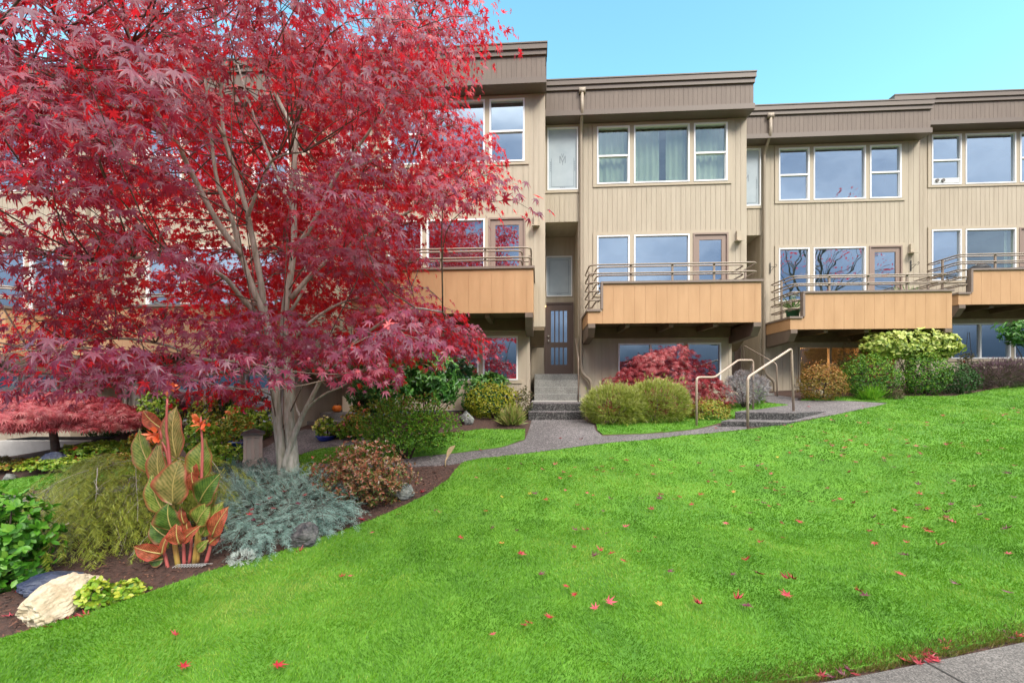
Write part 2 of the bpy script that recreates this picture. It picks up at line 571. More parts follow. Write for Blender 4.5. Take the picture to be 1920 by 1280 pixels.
WALK = gpoly([(997, 788), (984, 826), (940, 840), (855, 851), (760, 860), (650, 869), (563, 874), (555, 857), (600, 842), (650, 837), (700, 829), (700, 806), (572, 805),
              (540, 815), (500, 838), (450, 856), (425, 868), (400, 885), (300, 905), (150, 918), (0, 932), (-60, 938), (-60, 952), (0, 945), (150, 932), (300, 915), (420, 893), (560, 890), (650, 884), (760, 876), (840, 872), (868, 867), (900, 860),
              (1000, 849), (1130, 832), (1280, 816), (1400, 805), (1400, 795), (1348, 797), (1305, 806), (1201, 815), (1130, 818), (1117, 808), (1114, 797), (1095, 788)])
UPPER = gpoly([(1385, 772), (1480, 760), (1440, 755), (1425, 745), (1460, 742), (1500, 748), (1490, 751), (1600, 753), (1664, 757), (1640, 763), (1560, 779), (1490, 790), (1470, 776)])
lawns = []
for nm, pl in (('lawn', MAIN), ('lawn', LAWN_WALK), ('lawn', LAWN_STEPS), ('lawn', LAWN_FAR)):
    lawns.append(drape(nm, pl, 0.024, 'lawn', step=0.22, wob=0.02, skirt=.03))
drape('path', WALK, 0.012, 'aggregate', step=0.25)
drape('path', UPPER, 0.016, 'aggregate', step=0.25)
# pavement by the street with score joints
pv = [Vector((x, kerb_y(x) - 0.055, 0)) for x in (-6, 0, 1, 2, 3, 4, 6, 10, 15.5)]
pv += [Vector((x, kerb_y(x) - 1.6, 0)) for x in (15.5, 6, 0, -6)]
drape('sidewalk', pv, 0.02, 'sidewalk', step=0.4)
jb = MB()
for x in (0.7, 2.15, 3.6, 5.05):
    a = Vector((x + 0.18, kerb_y(x + 0.18) - 0.04))
    b = Vector((x + 0.18 + 0.32, kerb_y(x + 0.5) - 1.55))
    for i in range(8):
        p, q = a.lerp(b, i / 8), a.lerp(b, (i + 1) / 8)
        jb.add([(p.x - .006, p.y, g1(p.x, p.y) + .0245), (p.x + .006, p.y, g1(p.x, p.y) + .0245), (q.x + .006, q.y, g1(q.x, q.y) + .0245), (q.x - .006, q.y, g1(q.x, q.y) + .0245)], [(0, 3, 2, 1)])
tag(jb.build('sidewalk_joint', mat('joint', (0.05, 0.045, 0.04), 0.9)), None, None, kind='structure')

# ------------------------------------------------------------------ leaf clouds
def star(tips, sinus, base=0.12, droop=0.25, wdeg=11):
    """palmate leaf: tips = [(angle, length)], fan of triangles round the stalk end"""
    pts = []
    for i, (a, l) in enumerate(tips):
        w = R(wdeg)
        pts.append((l * 0.55 * math.sin(R(a) - w), l * 0.55 * math.cos(R(a) - w)))
        pts.append((l * math.sin(R(a)), l * math.cos(R(a))))
        pts.append((l * 0.55 * math.sin(R(a) + w), l * 0.55 * math.cos(R(a) + w)))
        if i < len(tips) - 1:
            b = tips[i + 1]
            am, lm = (a + b[0]) / 2, min(l, b[1]) * sinus
            pts.append((lm * math.sin(R(am)), lm * math.cos(R(am))))
    v = [(0, 0.05, 0.02)] + [(x, y, -droop * (x * x + y * y)) for x, y in pts]
    n = len(v)
    return np.array(v), [(0, i + 1, i) for i in range(1, n - 1)]
T_MAPLE = star([(-125, .42), (-82, .74), (-42, .93), (0, 1.0), (42, .93), (82, .74), (125, .42)], 0.42)
def threads(k=7, w=0.05):
    v, f = [], []
    for i in range(k):
        a = R(-95 + 190 * i / (k - 1))
        l = 1.0 - 0.35 * abs(i - (k - 1) / 2) / ((k - 1) / 2)
        d = np.array((math.sin(a), math.cos(a)))
        s = np.array((d[1], -d[0])) * w
        b = len(v)
        p1, p2 = d * l * 0.5, d * l
        v += [(*(-s * .4), 0), (*(s * .4), 0), (*(p1 + s), -.12), (*(p1 - s), -.12), (p2[0], p2[1], -.4)]
        f += [(b, b + 1, b + 2, b + 3), (b + 3, b + 2, b + 4)]
    return np.array(v), f
T_THREAD = threads()
T_LEAF = (np.array([(0, 0, 0), (-.2, .3, .05), (0, .35, -.02), (.2, .3, .05), (-.19, .68, .03), (0, .7, -.05), (.19, .68, .03), (0, 1, -.1)]),
          [(0, 2, 1), (0, 3, 2), (1, 2, 5, 4), (2, 3, 6, 5), (4, 5, 7), (5, 6, 7)])
T_OVAL = (np.array([(0, 0, 0), (-.32, .35, .06), (.32, .35, .06), (-.28, .7, .02), (.28, .7, .02), (0, 1, -.06), (0, .5, -.03)]),
          [(0, 6, 1), (0, 2, 6), (1, 6, 3), (6, 2, 4), (3, 6, 5), (6, 4, 5)])
T_NEEDLE = (np.array([(-.07, 0, 0), (.07, 0, 0), (.05, .6, .02), (-.05, .6, .02), (0, 1, 0)]), [(0, 1, 2, 3), (3, 2, 4)])
T_CHIP = (np.array([(-.2, 0, 0), (.25, .05, .1), (.2, 1, 0), (-.15, .9, .12)]), [(0, 1, 2, 3)])
T_BLADE = (np.array([(-.5, 0, 0), (.5, 0, 0), (.38, .55, .05), (-.38, .55, .05), (0, 1, .2)]), [(0, 1, 2, 3), (3, 2, 4)])
T_FLOWER = (np.array([(0, 0, 0)] + [(math.cos(a) * r, math.sin(a) * r, h) for a, r, h in
            [(i * math.pi / 5, (1.0 if i % 2 == 0 else .55), (.25 if i % 2 == 0 else .1)) for i in range(10)]]),
            [(0, i, i % 10 + 1) for i in range(1, 11)])

def unit3(a):
    return a / np.maximum(np.linalg.norm(a, axis=1, keepdims=True), 1e-9)

def leaf_cloud(name, tmpl, Pn, D, N, S, m, parent=None, o=(0, 0, 0), rnd=None, wid=None, place=None, curl=None):
    tv, tf = tmpl
    Pn, D, N = np.asarray(Pn, float), unit3(np.asarray(D, float)), np.asarray(N, float)
    N = unit3(N - D * np.sum(N * D, 1, keepdims=True) + 1e-7)
    A = np.cross(D, N)
    n, k = len(Pn), len(tv)
    S = np.broadcast_to(np.asarray(S, float), (n,))
    W = S if wid is None else np.broadcast_to(np.asarray(wid, float), (n,))
    V = (Pn[:, None, :] - np.asarray(o, float) + tv[None, :, 0:1] * A[:, None, :] * W[:, None, None] + tv[None, :, 1:2] * D[:, None, :] * S[:, None, None]
         + tv[None, :, 2:3] * N[:, None, :] * (S if curl is None else S * curl)[:, None, None]).reshape(-1, 3)
    fl = np.concatenate([np.array(f) for f in tf])
    ft = np.array([len(f) for f in tf])
    loops = (fl[None, :] + (np.arange(n) * k)[:, None]).ravel()
    tot = np.tile(ft, n)
    start = np.concatenate([[0], np.cumsum(tot)[:-1]])
    me = bpy.data.meshes.new(name)
    me.vertices.add(len(V))
    me.vertices.foreach_set('co', V.astype(np.float32).ravel())
    me.loops.add(len(loops))
    me.loops.foreach_set('vertex_index', loops.astype(np.int32))
    me.polygons.add(len(tot))
    me.polygons.foreach_set('loop_start', start.astype(np.int32))
    me.update(calc_edges=True)
    if rnd is None:
        rnd = RNG.random(n)
    at = me.attributes.new('rnd', 'FLOAT', 'POINT')
    at.data.foreach_set('value', np.repeat(rnd, k).astype(np.float32))
    me.materials.append(m)
    me.validate()
    ob = bpy.data.objects.new(name, me)
    COL.objects.link(ob)
    if parent is not None:
        ob.parent = parent
    if place is not None:
        ob.location = place
    return ob

def rand_dirs(n):
    return unit3(RNG.normal(size=(n, 3)))

# ------------------------------------------------------------------ grass blades (nobody could count them)
M_GRASS = leafmat('grass_blade', [(0.038, 0.122, 0.007), (0.080, 0.225, 0.010), (0.138, 0.325, 0.016), (0.27, 0.36, 0.06)], transl=0.35, rough=0.5, spec=0.35)
def grass(polys, zones, nm='grass'):
    PP, DD, NN, SS, WW, CC = [], [], [], [], [], []
    for poly in polys:
        xs = [p[0] for p in poly]
        ys = [p[1] for p in poly]
        for (ya, yb, dens, h, w) in zones:
            y0, y1 = max(min(ys), ya), min(max(ys), yb)
            if y1 <= y0:
                continue
            x0, x1 = max(min(xs), -1.4 * y1 - .5), min(max(xs), 1.4 * y1 + .5)
            n = int((x1 - x0) * (y1 - y0) * dens)
            x, y = RNG.uniform(x0, x1, n), RNG.uniform(y0, y1, n)
            k = inpoly(x, y, poly) & (np.abs(x) < 1.35 * y + .5)
            x, y = x[k], y[k]
            n = len(x)
            if not n:
                continue
            PP.append(np.stack([x, y, G(x, y) + 0.02], 1))
            # mowing lay: patches lean together
            ang = 6.3 * np.array([mnoise.noise((a * 2.1, b * 2.1, 3.3)) for a, b in zip(x, y)]) + RNG.normal(0, 0.7, n)
            ln = RNG.uniform(0.25, 1.1, n)
            DD.append(np.stack([np.cos(ang) * ln, np.sin(ang) * ln, np.ones(n)], 1))
            NN.append(rand_dirs(n) * np.array([1, 1, .2]))
            SS.append(RNG.uniform(.6, 1.25, n) * h)
            WW.append(RNG.uniform(.7, 1.3, n) * w)
            pt = np.array([mnoise.noise((a * .8, b * .8, 9.1)) + .7 * mnoise.noise((a * 2.6, b * 2.6, 1.1)) + .5 * mnoise.noise((a * 8, b * 8, 4.1)) for a, b in zip(x, y)])
            CC.append(np.clip(.48 + .30 * pt + RNG.normal(0, .16, n), 0, 1))
    o = leaf_cloud(nm, T_BLADE, np.concatenate(PP), np.concatenate(DD), np.concatenate(NN), np.concatenate(SS), M_GRASS,
                   rnd=np.concatenate(CC), wid=np.concatenate(WW))
    o['kind'] = 'stuff'
    return o
grass([MAIN, LAWN_WALK, LAWN_STEPS, LAWN_FAR],
      [(1.9, 3.2, 16000, .025, .0040), (3.2, 4.5, 9500, .027, .0055), (4.5, 6.5, 4500, .029, .008), (6.5, 12.5, 2000, .031, .0115)])

# worn, darker, browner fringe where the turf meets the pavement
M_FRINGE = leafmat('worn_blade', [(.030, .075, .008), (.075, .13, .012), (.15, .16, .03), (.19, .11, .045)], transl=.3)
fx = RNG.uniform(-1.5, 5.5, 16000)
fo = np.abs(RNG.normal(0, .075, 16000)) - .035
fy = kerb_y(fx) + fo + .02 * np.array([mnoise.noise((a * 6, 0, 0)) for a in fx])
ln = RNG.uniform(.1, .9, len(fx))
fa = RNG.normal(-1.4, 1.1, len(fx))
fs_ = RNG.uniform(.5, 1.2, len(fx)) * .034
o = leaf_cloud('grass', T_BLADE, np.stack([fx, fy, G(fx, fy) + .008 + .012 * (fo > 0)], 1), np.stack([np.cos(fa) * ln, np.sin(fa) * ln, np.ones(len(fx))], 1), rand_dirs(len(fx)), fs_, M_FRINGE,
               rnd=np.clip(RNG.normal(.62 - 2.5 * fo, .2), 0, 1), wid=RNG.uniform(.6, 1.2, len(fx)) * .0045)
o['kind'] = 'stuff'

# ------------------------------------------------------------------ townhouses
TH = math.atan(0.061)
CT, ST = math.cos(TH), math.sin(TH)
class Frame:
    """a facade's own axes: x along the wall, y into the building, z up"""
    def __init__(s, X0, Y0):
        s.X0, s.Y0 = X0, Y0
    def w(s, x, y, z):
        return Vector((s.X0 + x * CT + y * ST, s.Y0 - x * ST + y * CT, z))
    def t(s, px, off=0.0):
        k = (px - 960) / F
        X0, Y0 = s.X0 - off * ST, s.Y0 - off * CT
        return (k * Y0 - X0) / (CT + k * ST)
FA, FB, FC, FD, FZ, FY = Frame(-4.35, 10.46), Frame(.872, 11.25), Frame(6.24, 12.25), Frame(11.23, 12.9), Frame(-9.54, 9.67), Frame(-14.74, 9.93)

def cuts(a, b, ops, lo, hi, key):
    """z intervals of [lo,hi] not covered by openings that cover x in [a,b]"""
    m = (a + b) / 2
    iv = [(lo, hi)]
    for (x0, x1, z0, z1) in ops:
        if x0 - 1e-6 <= m <= x1 + 1e-6:
            nv = []
            for (p, q) in iv:
                if z1 <= p or z0 >= q:
                    nv.append((p, q))
                    continue
                if z0 > p:
                    nv.append((p, z0))
                if z1 < q:
                    nv.append((z1, q))
            iv = nv
    return iv
def plank_wall(mb, x0, x1, z0, z1, ops, y=0.0, th=0.18, pitch=0.125, gap=0.007, depth=0.009, slab=True, off=0.0):
    ex = sorted({x0, x1} | {e for o in ops for e in o[:2] if x0 < e < x1})
    if slab:
        for a, b in zip(ex[:-1], ex[1:]):
            for p, q in cuts(a, b, ops, z0, z1, 0):
                mb.box(a, b, y, y + th, p, q)
    pe = [x0]
    while pe[-1] + pitch * 1.4 < x1:
        pe.append(pe[-1] + pitch * (1 + (0.0 if gap else 0)))
    pe.append(x1)
    for a, b in zip(pe[:-1], pe[1:]):
        a, b = a + gap / 2, b - gap / 2
        xs = [a] + [e for e in ex if a + .004 < e < b - .004] + [b]
        for p, q in zip(xs[:-1], xs[1:]):
            for u, v in cuts(p, q, ops, z0, z1, 0):
                mb.box(p, q, y - depth, y + .004, u, v)
    return mb

def window(root, x0, x1, z0, z1, style='fixed', inside=None, y=0.0, fw=0.035, glass='glass', frame='white'):
    fr = MB()
    ya, yb = y - .045, y + .07
    fr.box(x0, x0 + fw, ya, yb, z0, z1).box(x1 - fw, x1, ya, yb, z0, z1)
    fr.box(x0 + fw, x1 - fw, ya, yb, z0, z0 + fw).box(x0 + fw, x1 - fw, ya, yb, z1 - fw, z1)
    if style == 'sash':
        zm = z0 + (z1 - z0) * .49
        fr.box(x0 + fw, x1 - fw, ya + .012, yb - .01, zm - .022, zm + .022)
        fr.box(x0 + fw, x0 + fw + .022, ya + .03, yb - .02, z0 + fw, zm - .022).box(x1 - fw - .022, x1 - fw, ya + .03, yb - .02, z0 + fw, zm - .022)
    if style == 'slider':
        xm = (x0 + x1) / 2
        fr.box(xm - .025, xm + .025, ya + .01, yb, z0 + fw, z1 - fw)
    if style == 'slider3':
        xm = x0 + (x1 - x0) * .52
        fr.box(xm - .025, xm + .025, ya + .01, yb, z0 + fw, z1 - fw)
    w = fr.build('window', frame, root)
    if inside and glass == 'glass' and any(k[0] == 'curtain' for k in inside):
        glass = 'glass_clear'
    pn = MB()
    pn.box(x0 + fw, x1 - fw, y + .012, y + .018, z0 + fw, z1 - fw)
    pn.build('pane', glass, w)
    if inside:
        for kind, a, b, c, d in inside:          # fractions of the opening
            X0, X1 = x0 + fw + (x1 - x0 - 2 * fw) * a, x0 + fw + (x1 - x0 - 2 * fw) * b
            Z0, Z1 = z0 + fw + (z1 - z0 - 2 * fw) * c, z0 + fw + (z1 - z0 - 2 * fw) * d
            mb = MB()
            if kind == 'curtain':
                n = max(8, int((X1 - X0) / .02))
                vs, fs = [], []
                for i in range(n + 1):
                    xx = X0 + (X1 - X0) * i / n
                    yy = y + .16 + .025 * math.sin(xx * 42) + .02 * math.sin(xx * 17 + 1)
                    vs += [(xx, yy, Z0), (xx, yy + .01 * math.sin(xx * 9), Z1)]
                for i in range(n):
                    fs.append((2 * i, 2 * i + 2, 2 * i + 3, 2 * i + 1))
                mb.add(vs, fs)
                mb.build('curtain', 'curtain', w, smooth=True)
            elif kind == 'blind':
                z = Z0
                while z < Z1:
                    mb.add([(X0, y + .10, z), (X1, y + .10, z), (X1, y + .125, z + .034), (X0, y + .125, z + .034)], [(0, 1, 2, 3)])
                    z += .030
                mb.build('blind', 'blind', w)
            elif kind == 'shade':
                mb.box(X0, X1, y + .10, y + .106, Z0, Z1)
                mb.box(X0, X1, y + .09, y + .115, Z0 - .03, Z0)
                mb.build('roller_shade', 'curtain', w)
    return w

def etched(root, x0, x1, z0, z1, y, mono=False):
    """frosted pane with an engraved border"""
    fw = .03
    fr = MB()
    ya, yb = y - .04, y + .06
    fr.box(x0, x0 + fw, ya, yb, z0, z1).box(x1 - fw, x1, ya, yb, z0, z1)
    fr.box(x0 + fw, x1 - fw, ya, yb, z0, z0 + fw).box(x0 + fw, x1 - fw, ya, yb, z1 - fw, z1)
    w = fr.build('window', 'white', root)
    MB().box(x0 + fw, x1 - fw, y + .01, y + .02, z0 + fw, z1 - fw).build('pane', 'frost', w)
    e = MB()
    a, b, c, d = x0 + .10, x1 - .10, z0 + .10, z1 - .10
    yy = y + .006
    t = .012
    zt = c + (d - c) * (.52 if mono else 1.0)
    e.box(a, a + t, yy, yy + .003, c, zt).box(b - t, b, yy, yy + .003, c, zt).box(a + t, b - t, yy, yy + .003, c, c + t)
    if not mono:
        e.box(a + t, b - t, yy, yy + .003, d - t, d)
    for s in range(5):
        zz = c + (zt - c) * .55 + s * .055
        e.box(a - .02, a - .004, yy, yy + .003, zz, zz + .03).box(b + .004, b + .02, yy, yy + .003, zz, zz + .03)
    xm = (x0 + x1) / 2
    for s in (-1, 0, 1):
        e.box(xm + s * .05 - .016, xm + s * .05 + .016, yy, yy + .003, c - .035, c - .012)
    if mono:
        zc = c + (d - c) * .52
        def stroke(p, q, wd=.022):
            p, q = Vector(p), Vector(q)
            n = Vector((-(q - p).y, (q - p).x)).normalized() * wd / 2
            e.add([(v.x, yy, v.y) for v in (p - n, p + n, q + n, q - n)], [(0, 1, 2, 3)])
        stroke((xm - .07, zc - .13), (xm - .07, zc + .06))
        stroke((xm - .07, zc + .06), (xm, zc - .10))
        stroke((xm, zc - .10), (xm + .07, zc + .06))
        stroke((xm + .07, zc + .06), (xm + .07, zc - .13))
        stroke((xm - .03, zc + .12), (xm, zc + .02), .016)
        stroke((xm + .03, zc + .12), (xm, zc + .02), .016)
        stroke((xm, zc - .18), (xm, zc - .1), .016)
    e.build('etching', 'etch', w)
    return w

def balcony(root, dz, wall_right=True):
    xl, xr, b = 0.97, 4.88, 1.25
    z0, z1, zn, xn = 3.07 + dz, 4.02 + dz, 3.38 + dz, 1.31
    bm_ = MB()
    bm_.box(xl + .05, xr - .05, -b + .06, -.014, z0 + .06, z0 + .18)          # deck
    for x in (1.9, 2.9, 3.9):
        bm_.box(x - .05, x + .05, -b + .08, -.014, z0 - .08, z0 + .06)
    bm_.box(xl + .2, xr - .2, -.16, -.016, z0 - .20, z0 + .055)
    bal = bm_.build('balcony', 'soffit', root)
    pn = MB()
    t = .05
    # front boards with real gaps; the notch at the near end is lower
    plank_wall(pn, xl, xn, z0, zn - .03, [], y=-b, th=t, pitch=.34, gap=.004, depth=.007)
    plank_wall(pn, xn + .001, xr, z0, z1 - .03, [], y=-b, th=t, pitch=.245, gap=.004, depth=.007)
    pn.box(xl, xl + t, -b + t + .001, -.015, z0, zn - .03)
    pn.box(xr - t, xr, -b + t + .001, -.015, z0, z1 - .03)
    pn.build('panel', 'orange', bal)
    cp = MB()
    cp.box(xn - .04, xr + .03, -b - .045, -b + .09, z1 - .028, z1 + .02)
    cp.box(xr - .09, xr + .03, -b + .092, -.016, z1 - .028, z1 + .02)
    cp.box(xl - .03, xn - .042, -b - .045, -b + .09, zn - .028, zn + .02)
    cp.box(xl - .03, xl + .09, -b + .092, -.016, zn - .028, zn + .02)
    cp.box(xn - .04, xn + .012, -b - .04, -b + .09, zn + .022, z1 - .03)
    cp.build('cap', 'cap', bal)
    rl = MB()
    lv = [3.62, 3.83, 4.03, 4.24, 4.44]
    for i, z in enumerate(lv):
        z += dz
        if i >= 3:
            outer = [(xl + .05, -.22, z), (xl + .05, -b + .02, z), (xr - .05, -b + .02, z), (xr - .05, -.22, z)]
            inner = [(xr - .25, -.22, z), (xr - .25, -b + .22, z), (xl + .25, -b + .22, z), (xl + .25, -.22, z)]
            loop = rounded(outer + inner, .17, 5, closed=True)
        else:
            outer = [(xl + .05, -.22, z), (xl + .05, -b + .02, z), (xn - .06, -b + .02, z)]
            inner = [(xn - .06, -b + .20, z), (xl + .22, -b + .20, z), (xl + .22, -.22, z)]
            loop = rounded(outer + inner, .12, 5, closed=True)
        rl.tube(loop, .019, 7, closed=True)
    rl.build('railing', 'rail', bal, smooth=True)
    for x in (1.97, 2.92, 3.86):
        MB().box(x - .022, x + .022, -b + .042, -b + .075, z1 + .02, 4.43 + dz).build('post', 'rail', bal)
    MB().box(xl + .07, xl + .11, -.72, -.68, zn + .02, 4.43 + dz).build('post', 'rail', bal)
    MB().box(xr - .11, xr - .07, -.72, -.68, z1 + .02, 4.43 + dz).build('post', 'rail', bal)
    for x in (xl + .01, xr - .17):
        pr = MB()
        pr.prism_x([(-b - .02, z0 - .004), (-b - .02, z0 - .10), (-b + .14, z0 - .30), (-.016, z0 - .36), (-.016, z0 - .004)], x, x + .16)
        pr.build('bracket', 'fascia', bal)
    return bal

WIN3 = [(1.35, 2.19), (2.30, 3.71), (3.82, 4.66)]
def unit(Fr, label, dz, ef, ins3, ins2, ins1, lit=False, house_door=True, wallx=4.78, right_window=False, spout=True, depth=6.0, fnd='foundation'):
    root = thing('townhouse', label, 'townhouse', (Fr.X0, Fr.Y0, 0), -TH, 'stepped row of beige townhouses')
    W = 5.15
    d = lambda z: z + dz
    # ---------------- walls
    up_ops = [(.06, .86, d(6.76), d(8.40)), (-.01, .88, -1, d(5.93))]
    for a, b in WIN3:
        up_ops.append((a, b, d(6.88), d(8.38)))
    up_ops += [(1.35, 2.19, d(4.02), d(5.54)), (2.30, 3.71, d(4.02), d(5.54))]
    if right_window:
        up_ops.append((3.82, 4.66, d(4.02), d(5.54)))
    else:
        up_ops.append((3.80, 4.68, d(3.26), d(5.56)))
    lo_ops = [(1.90, 3.56, d(1.68), d(2.73)), (3.66, 4.50, d(1.68), d(2.73))]
    wl = MB()
    plank_wall(wl, 0, W, d(2.95), d(8.62), up_ops)
    plank_wall(wl, .9, wallx, d(.95), d(2.949), lo_ops, pitch=.19)
    # sides, back and roof close the house so that rooms are dark
    wl.box(W - .15, W, .181, depth, d(2.95), d(8.62))
    wl.box(wallx - .15, wallx, .181, depth, .3, d(2.949))
    wl.box(.0, .12, 1.4, depth, .3, d(8.62))
    wl.box(.0, .12, .181, 1.399, d(5.94), d(8.62))
    wl.box(.121, W - .151, depth - .2, depth, .3, d(8.62))
    wl.box(.12, W - .151, .182, depth - .201, d(8.45), d(8.60))
    # entry recess: return wall, ceiling, back wall with transom and door
    plank_wall(wl, -.5, .879, ef - .9, d(5.93), [(.05, .80, ef + 2.27, ef + 3.44), (.0, .83, ef, ef + 2.10)], y=1.15, th=.15)
    wl.box(.881, 1.0, .181, 1.32, ef - 1.2, d(5.93))
    for k in range(7):
        wl.box(.866, .8805, .02 + k * .165, .175 + k * .165, ef - 1.0, d(5.925))
    wl.box(.001, .99, .182, 1.31, d(5.932), d(6.05))
    wl.build('wall', 'siding', root)
    if wallx < 5:
        sf = MB()
        sf.prism_x([(-.02, d(2.945)), (-.02, d(2.86)), (.5, d(2.55)), (1.1, d(2.55)), (1.1, d(2.945))], wallx + .01, W - .02)
        sf.build('corbel', 'soffit', root)
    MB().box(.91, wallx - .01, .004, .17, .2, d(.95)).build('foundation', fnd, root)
    rm = MB()
    rm.box(1.02, W - .16, .3, depth - .3, d(3.0), d(3.15))
    rm.box(.13, W - .16, 1.4, depth - .3, d(5.9), d(6.05))
    rm.box(1.02, W - .16, 2.9, 3.0, d(.9), d(8.4))
    rm.box(1.02, wallx - .16, .3, depth - .3, d(.75), d(.9))
    rm.build('floor', 'room', root)
    # ---------------- parapet
    pp = MB()
    o = .35
    z = d(8.48)
    plank_wall(pp, 0, W, z + .13, z + .64, [], y=-o, th=o - .02, pitch=.115, gap=.005, depth=.008)
    pt = pp.build('parapet', 'fascia', root)
    tr = MB()
    tr.box(-.01, W + .02, -o - .045, -.018, z, z + .129)
    tr.box(-.01, W + .02, -o - .05, -.02, z + .641, z + .75)
    tr.box(-.02, W + .035, -o - .085, -.01, z + .751, z + .87)
    tr.box(-.03, W + .045, -o - .10, 0, z + .871, z + .90)
    tr.build('trim', 'fascia_trim', pt)
    rf = MB()
    rf.box(-.02, W + .03, .002, depth, d(8.63), z + .86)
    rf.box(.0, W + .005, .19, depth + .3, d(8.70), z + .885)
    MB().box(-.02, W + .03, .002, depth + .2, d(8.622), z + .86).build('roof', 'fascia', root)
    # ---------------- trim boards round the window groups
    tb = MB()
    yt = (-.034, .0)
    for z0, z1, last in ((d(6.88), d(8.38), True), (d(4.02), d(5.55), right_window)):
        tb.box(1.25, 4.76, *yt, z1 + .001, z1 + .07)
        if last:
            tb.box(1.25, 4.76, *yt, z0 - .07, z0 - .001)
        else:
            tb.box(1.25, 3.79, *yt, z0 - .07, z0 - .001)
        tb.box(1.25, 1.349, *yt, z0, z1).box(2.191, 2.299, *yt, z0, z1)
        tb.box(3.711, 3.799 if not last else 3.819, *yt, z0, z1).box(4.681 if not last else 4.661, 4.76, *yt, z0, z1)
    tb.box(1.80, 4.60, *yt, d(2.731), d(2.79)).box(1.80, 4.60, *yt, d(1.60), d(1.679)).box(3.561, 3.659, *yt, d(1.68), d(2.73))
    tb.box(-.0, .88, -.034, .0, d(6.69), d(6.759)).box(.0, .88, -.034, 0, d(8.401), d(8.46))
    tb.build('trim', 'trim', root)
    # ---------------- windows
    for i, (a, b) in enumerate(WIN3):
        window(root, a, b, d(6.88), d(8.38), 'sash' if i != 1 else 'fixed', ins3[i] if ins3 else None)
    window(root, 1.35, 2.19, d(4.02), d(5.54), 'fixed', ins2[0] if ins2 else None)
    window(root, 2.30, 3.71, d(4.02), d(5.54), 'fixed', ins2[1] if ins2 else None)
    if right_window:
        window(root, 3.82, 4.66, d(4.02), d(5.54), 'fixed', [('shade', 0, 1, 0.04, 1)])
    else:
        dr = MB()
        x0, x1, z0, z1 = 3.80, 4.68, d(3.26), d(5.55)
        for (a, b, c, e) in ((x0, x0 + .04, z0, z1), (x1 - .04, x1, z0, z1), (x0 + .04, x1 - .04, z1 - .04, z1)):
            dr.box(a, b, -.05, .06, c, e)
        for (a, b, c, e) in ((x0 + .042, x0 + .16, z0, z1 - .042), (x1 - .16, x1 - .042, z0, z1 - .042), (x0 + .16, x1 - .16, z1 - .17, z1 - .042), (x0 + .16, x1 - .16, z0, z0 + .25)):
            dr.box(a, b, -.02, .03, c, e)
        do = dr.build('patio_door', 'patio', root)
        MB().box(x0 + .16, x1 - .16, .0, .006, z0 + .25, z1 - .17).build('pane', 'glass', do)
        h = MB()
        h.tube(rounded([(x0 + .10, -.02, z0 + 1.02), (x0 + .10, -.07, z0 + 1.02), (x0 + .20, -.07, z0 + 1.02)], .02), .010, 6)
        h.build('handle', 'metal', do, smooth=True)
    if lit:
        window(root, 1.90, 3.56, d(1.68), d(2.73), 'slider3', ins1[0], glass='glass_dark', frame='trim')
        window(root, 3.66, 4.50, d(1.68), d(2.73), 'fixed', ins1[1], glass='glass_dark', frame='trim')
    else:
        window(root, 1.90, 3.56, d(1.68), d(2.73), 'slider', ins1[0] if ins1 else None)
        window(root, 3.66, 4.50, d(1.68), d(2.73), 'fixed', ins1[1] if ins1 else None)
    etched(root, .06, .86, d(6.76), d(8.40), 0.0, mono=True)
    etched(root, .05, .80, ef + 2.27, ef + 3.44, 1.15)
    # ---------------- front door with two rows of four lights
    x0, x1, z0, z1 = .0, .83, ef, ef + 2.10
    dr = MB()
    y = 1.15
    dr.box(x0, x0 + .05, y - .05, y + .08, z0, z1).box(x1 - .05, x1, y - .05, y + .08, z0, z1).box(x0 + .05, x1 - .05, y - .05, y + .08, z1 - .05, z1)
    ops = []
    lx0, lw, lg = x0 + .19, .092, .032
    for r_ in ((.95, 1.86), (.30, .80)):
        for i in range(4):
            ops.append((lx0 + i * (lw + lg), lx0 + i * (lw + lg) + lw, z0 + r_[0], z0 + r_[1]))
    ex = sorted({x0 + .052, x1 - .052} | {e for q in ops for e in q[:2]})
    for a, b in zip(ex[:-1], ex[1:]):
        for p, q in cuts(a, b, ops, z0, z1 - .052, 0):
            dr.box(a, b, y - .02, y + .03, p, q)
    do = dr.build('front_door', 'door', root)
    for q in ops:
        MB().box(q[0], q[1], y + .0, y + .006, q[2], q[3]).build('pane', 'glass', do)
    for zz, nm in ((.98, 'door_knob'), (1.12, 'door_lock')):
        MB().tube([(x0 + .115, y - .02, z0 + zz), (x0 + .115, y - .05, z0 + zz), (x0 + .115, y - .075, z0 + zz), (x0 + .115, y - .085, z0 + zz)], [.014, .014, .028, .018], 10).build(nm, 'metal', do, smooth=True)
    # ---------------- porch lamp: upright cylinder on an arm
    pl = MB()
    pl.tube([(-.0, 1.02, ef + 1.98), (-.0, 1.02, ef + 2.40)], .055, 14)
    pl.box(-.02, .02, 1.06, 1.14, ef + 2.22, ef + 2.30)
    lp = pl.build('porch_lamp', 'trim', root, smooth=False)
    MB().tube([(-.0, 1.02, ef + 1.965), (-.0, 1.02, ef + 1.979)], .045, 14).build('bulb', 'lamp_glow', lp)
    # ---------------- wall lamp by the patio door
    wl_ = MB()
    wl_.box(4.88, 4.98, -.075, -.016, d(5.35), d(5.58))
    wl_.prism_x([(-.02, d(5.33)), (-.22, d(5.28)), (-.22, d(5.30)), (-.02, d(5.349))], 4.84, 5.02)
    wl_.build('wall_lamp', 'trim', root)
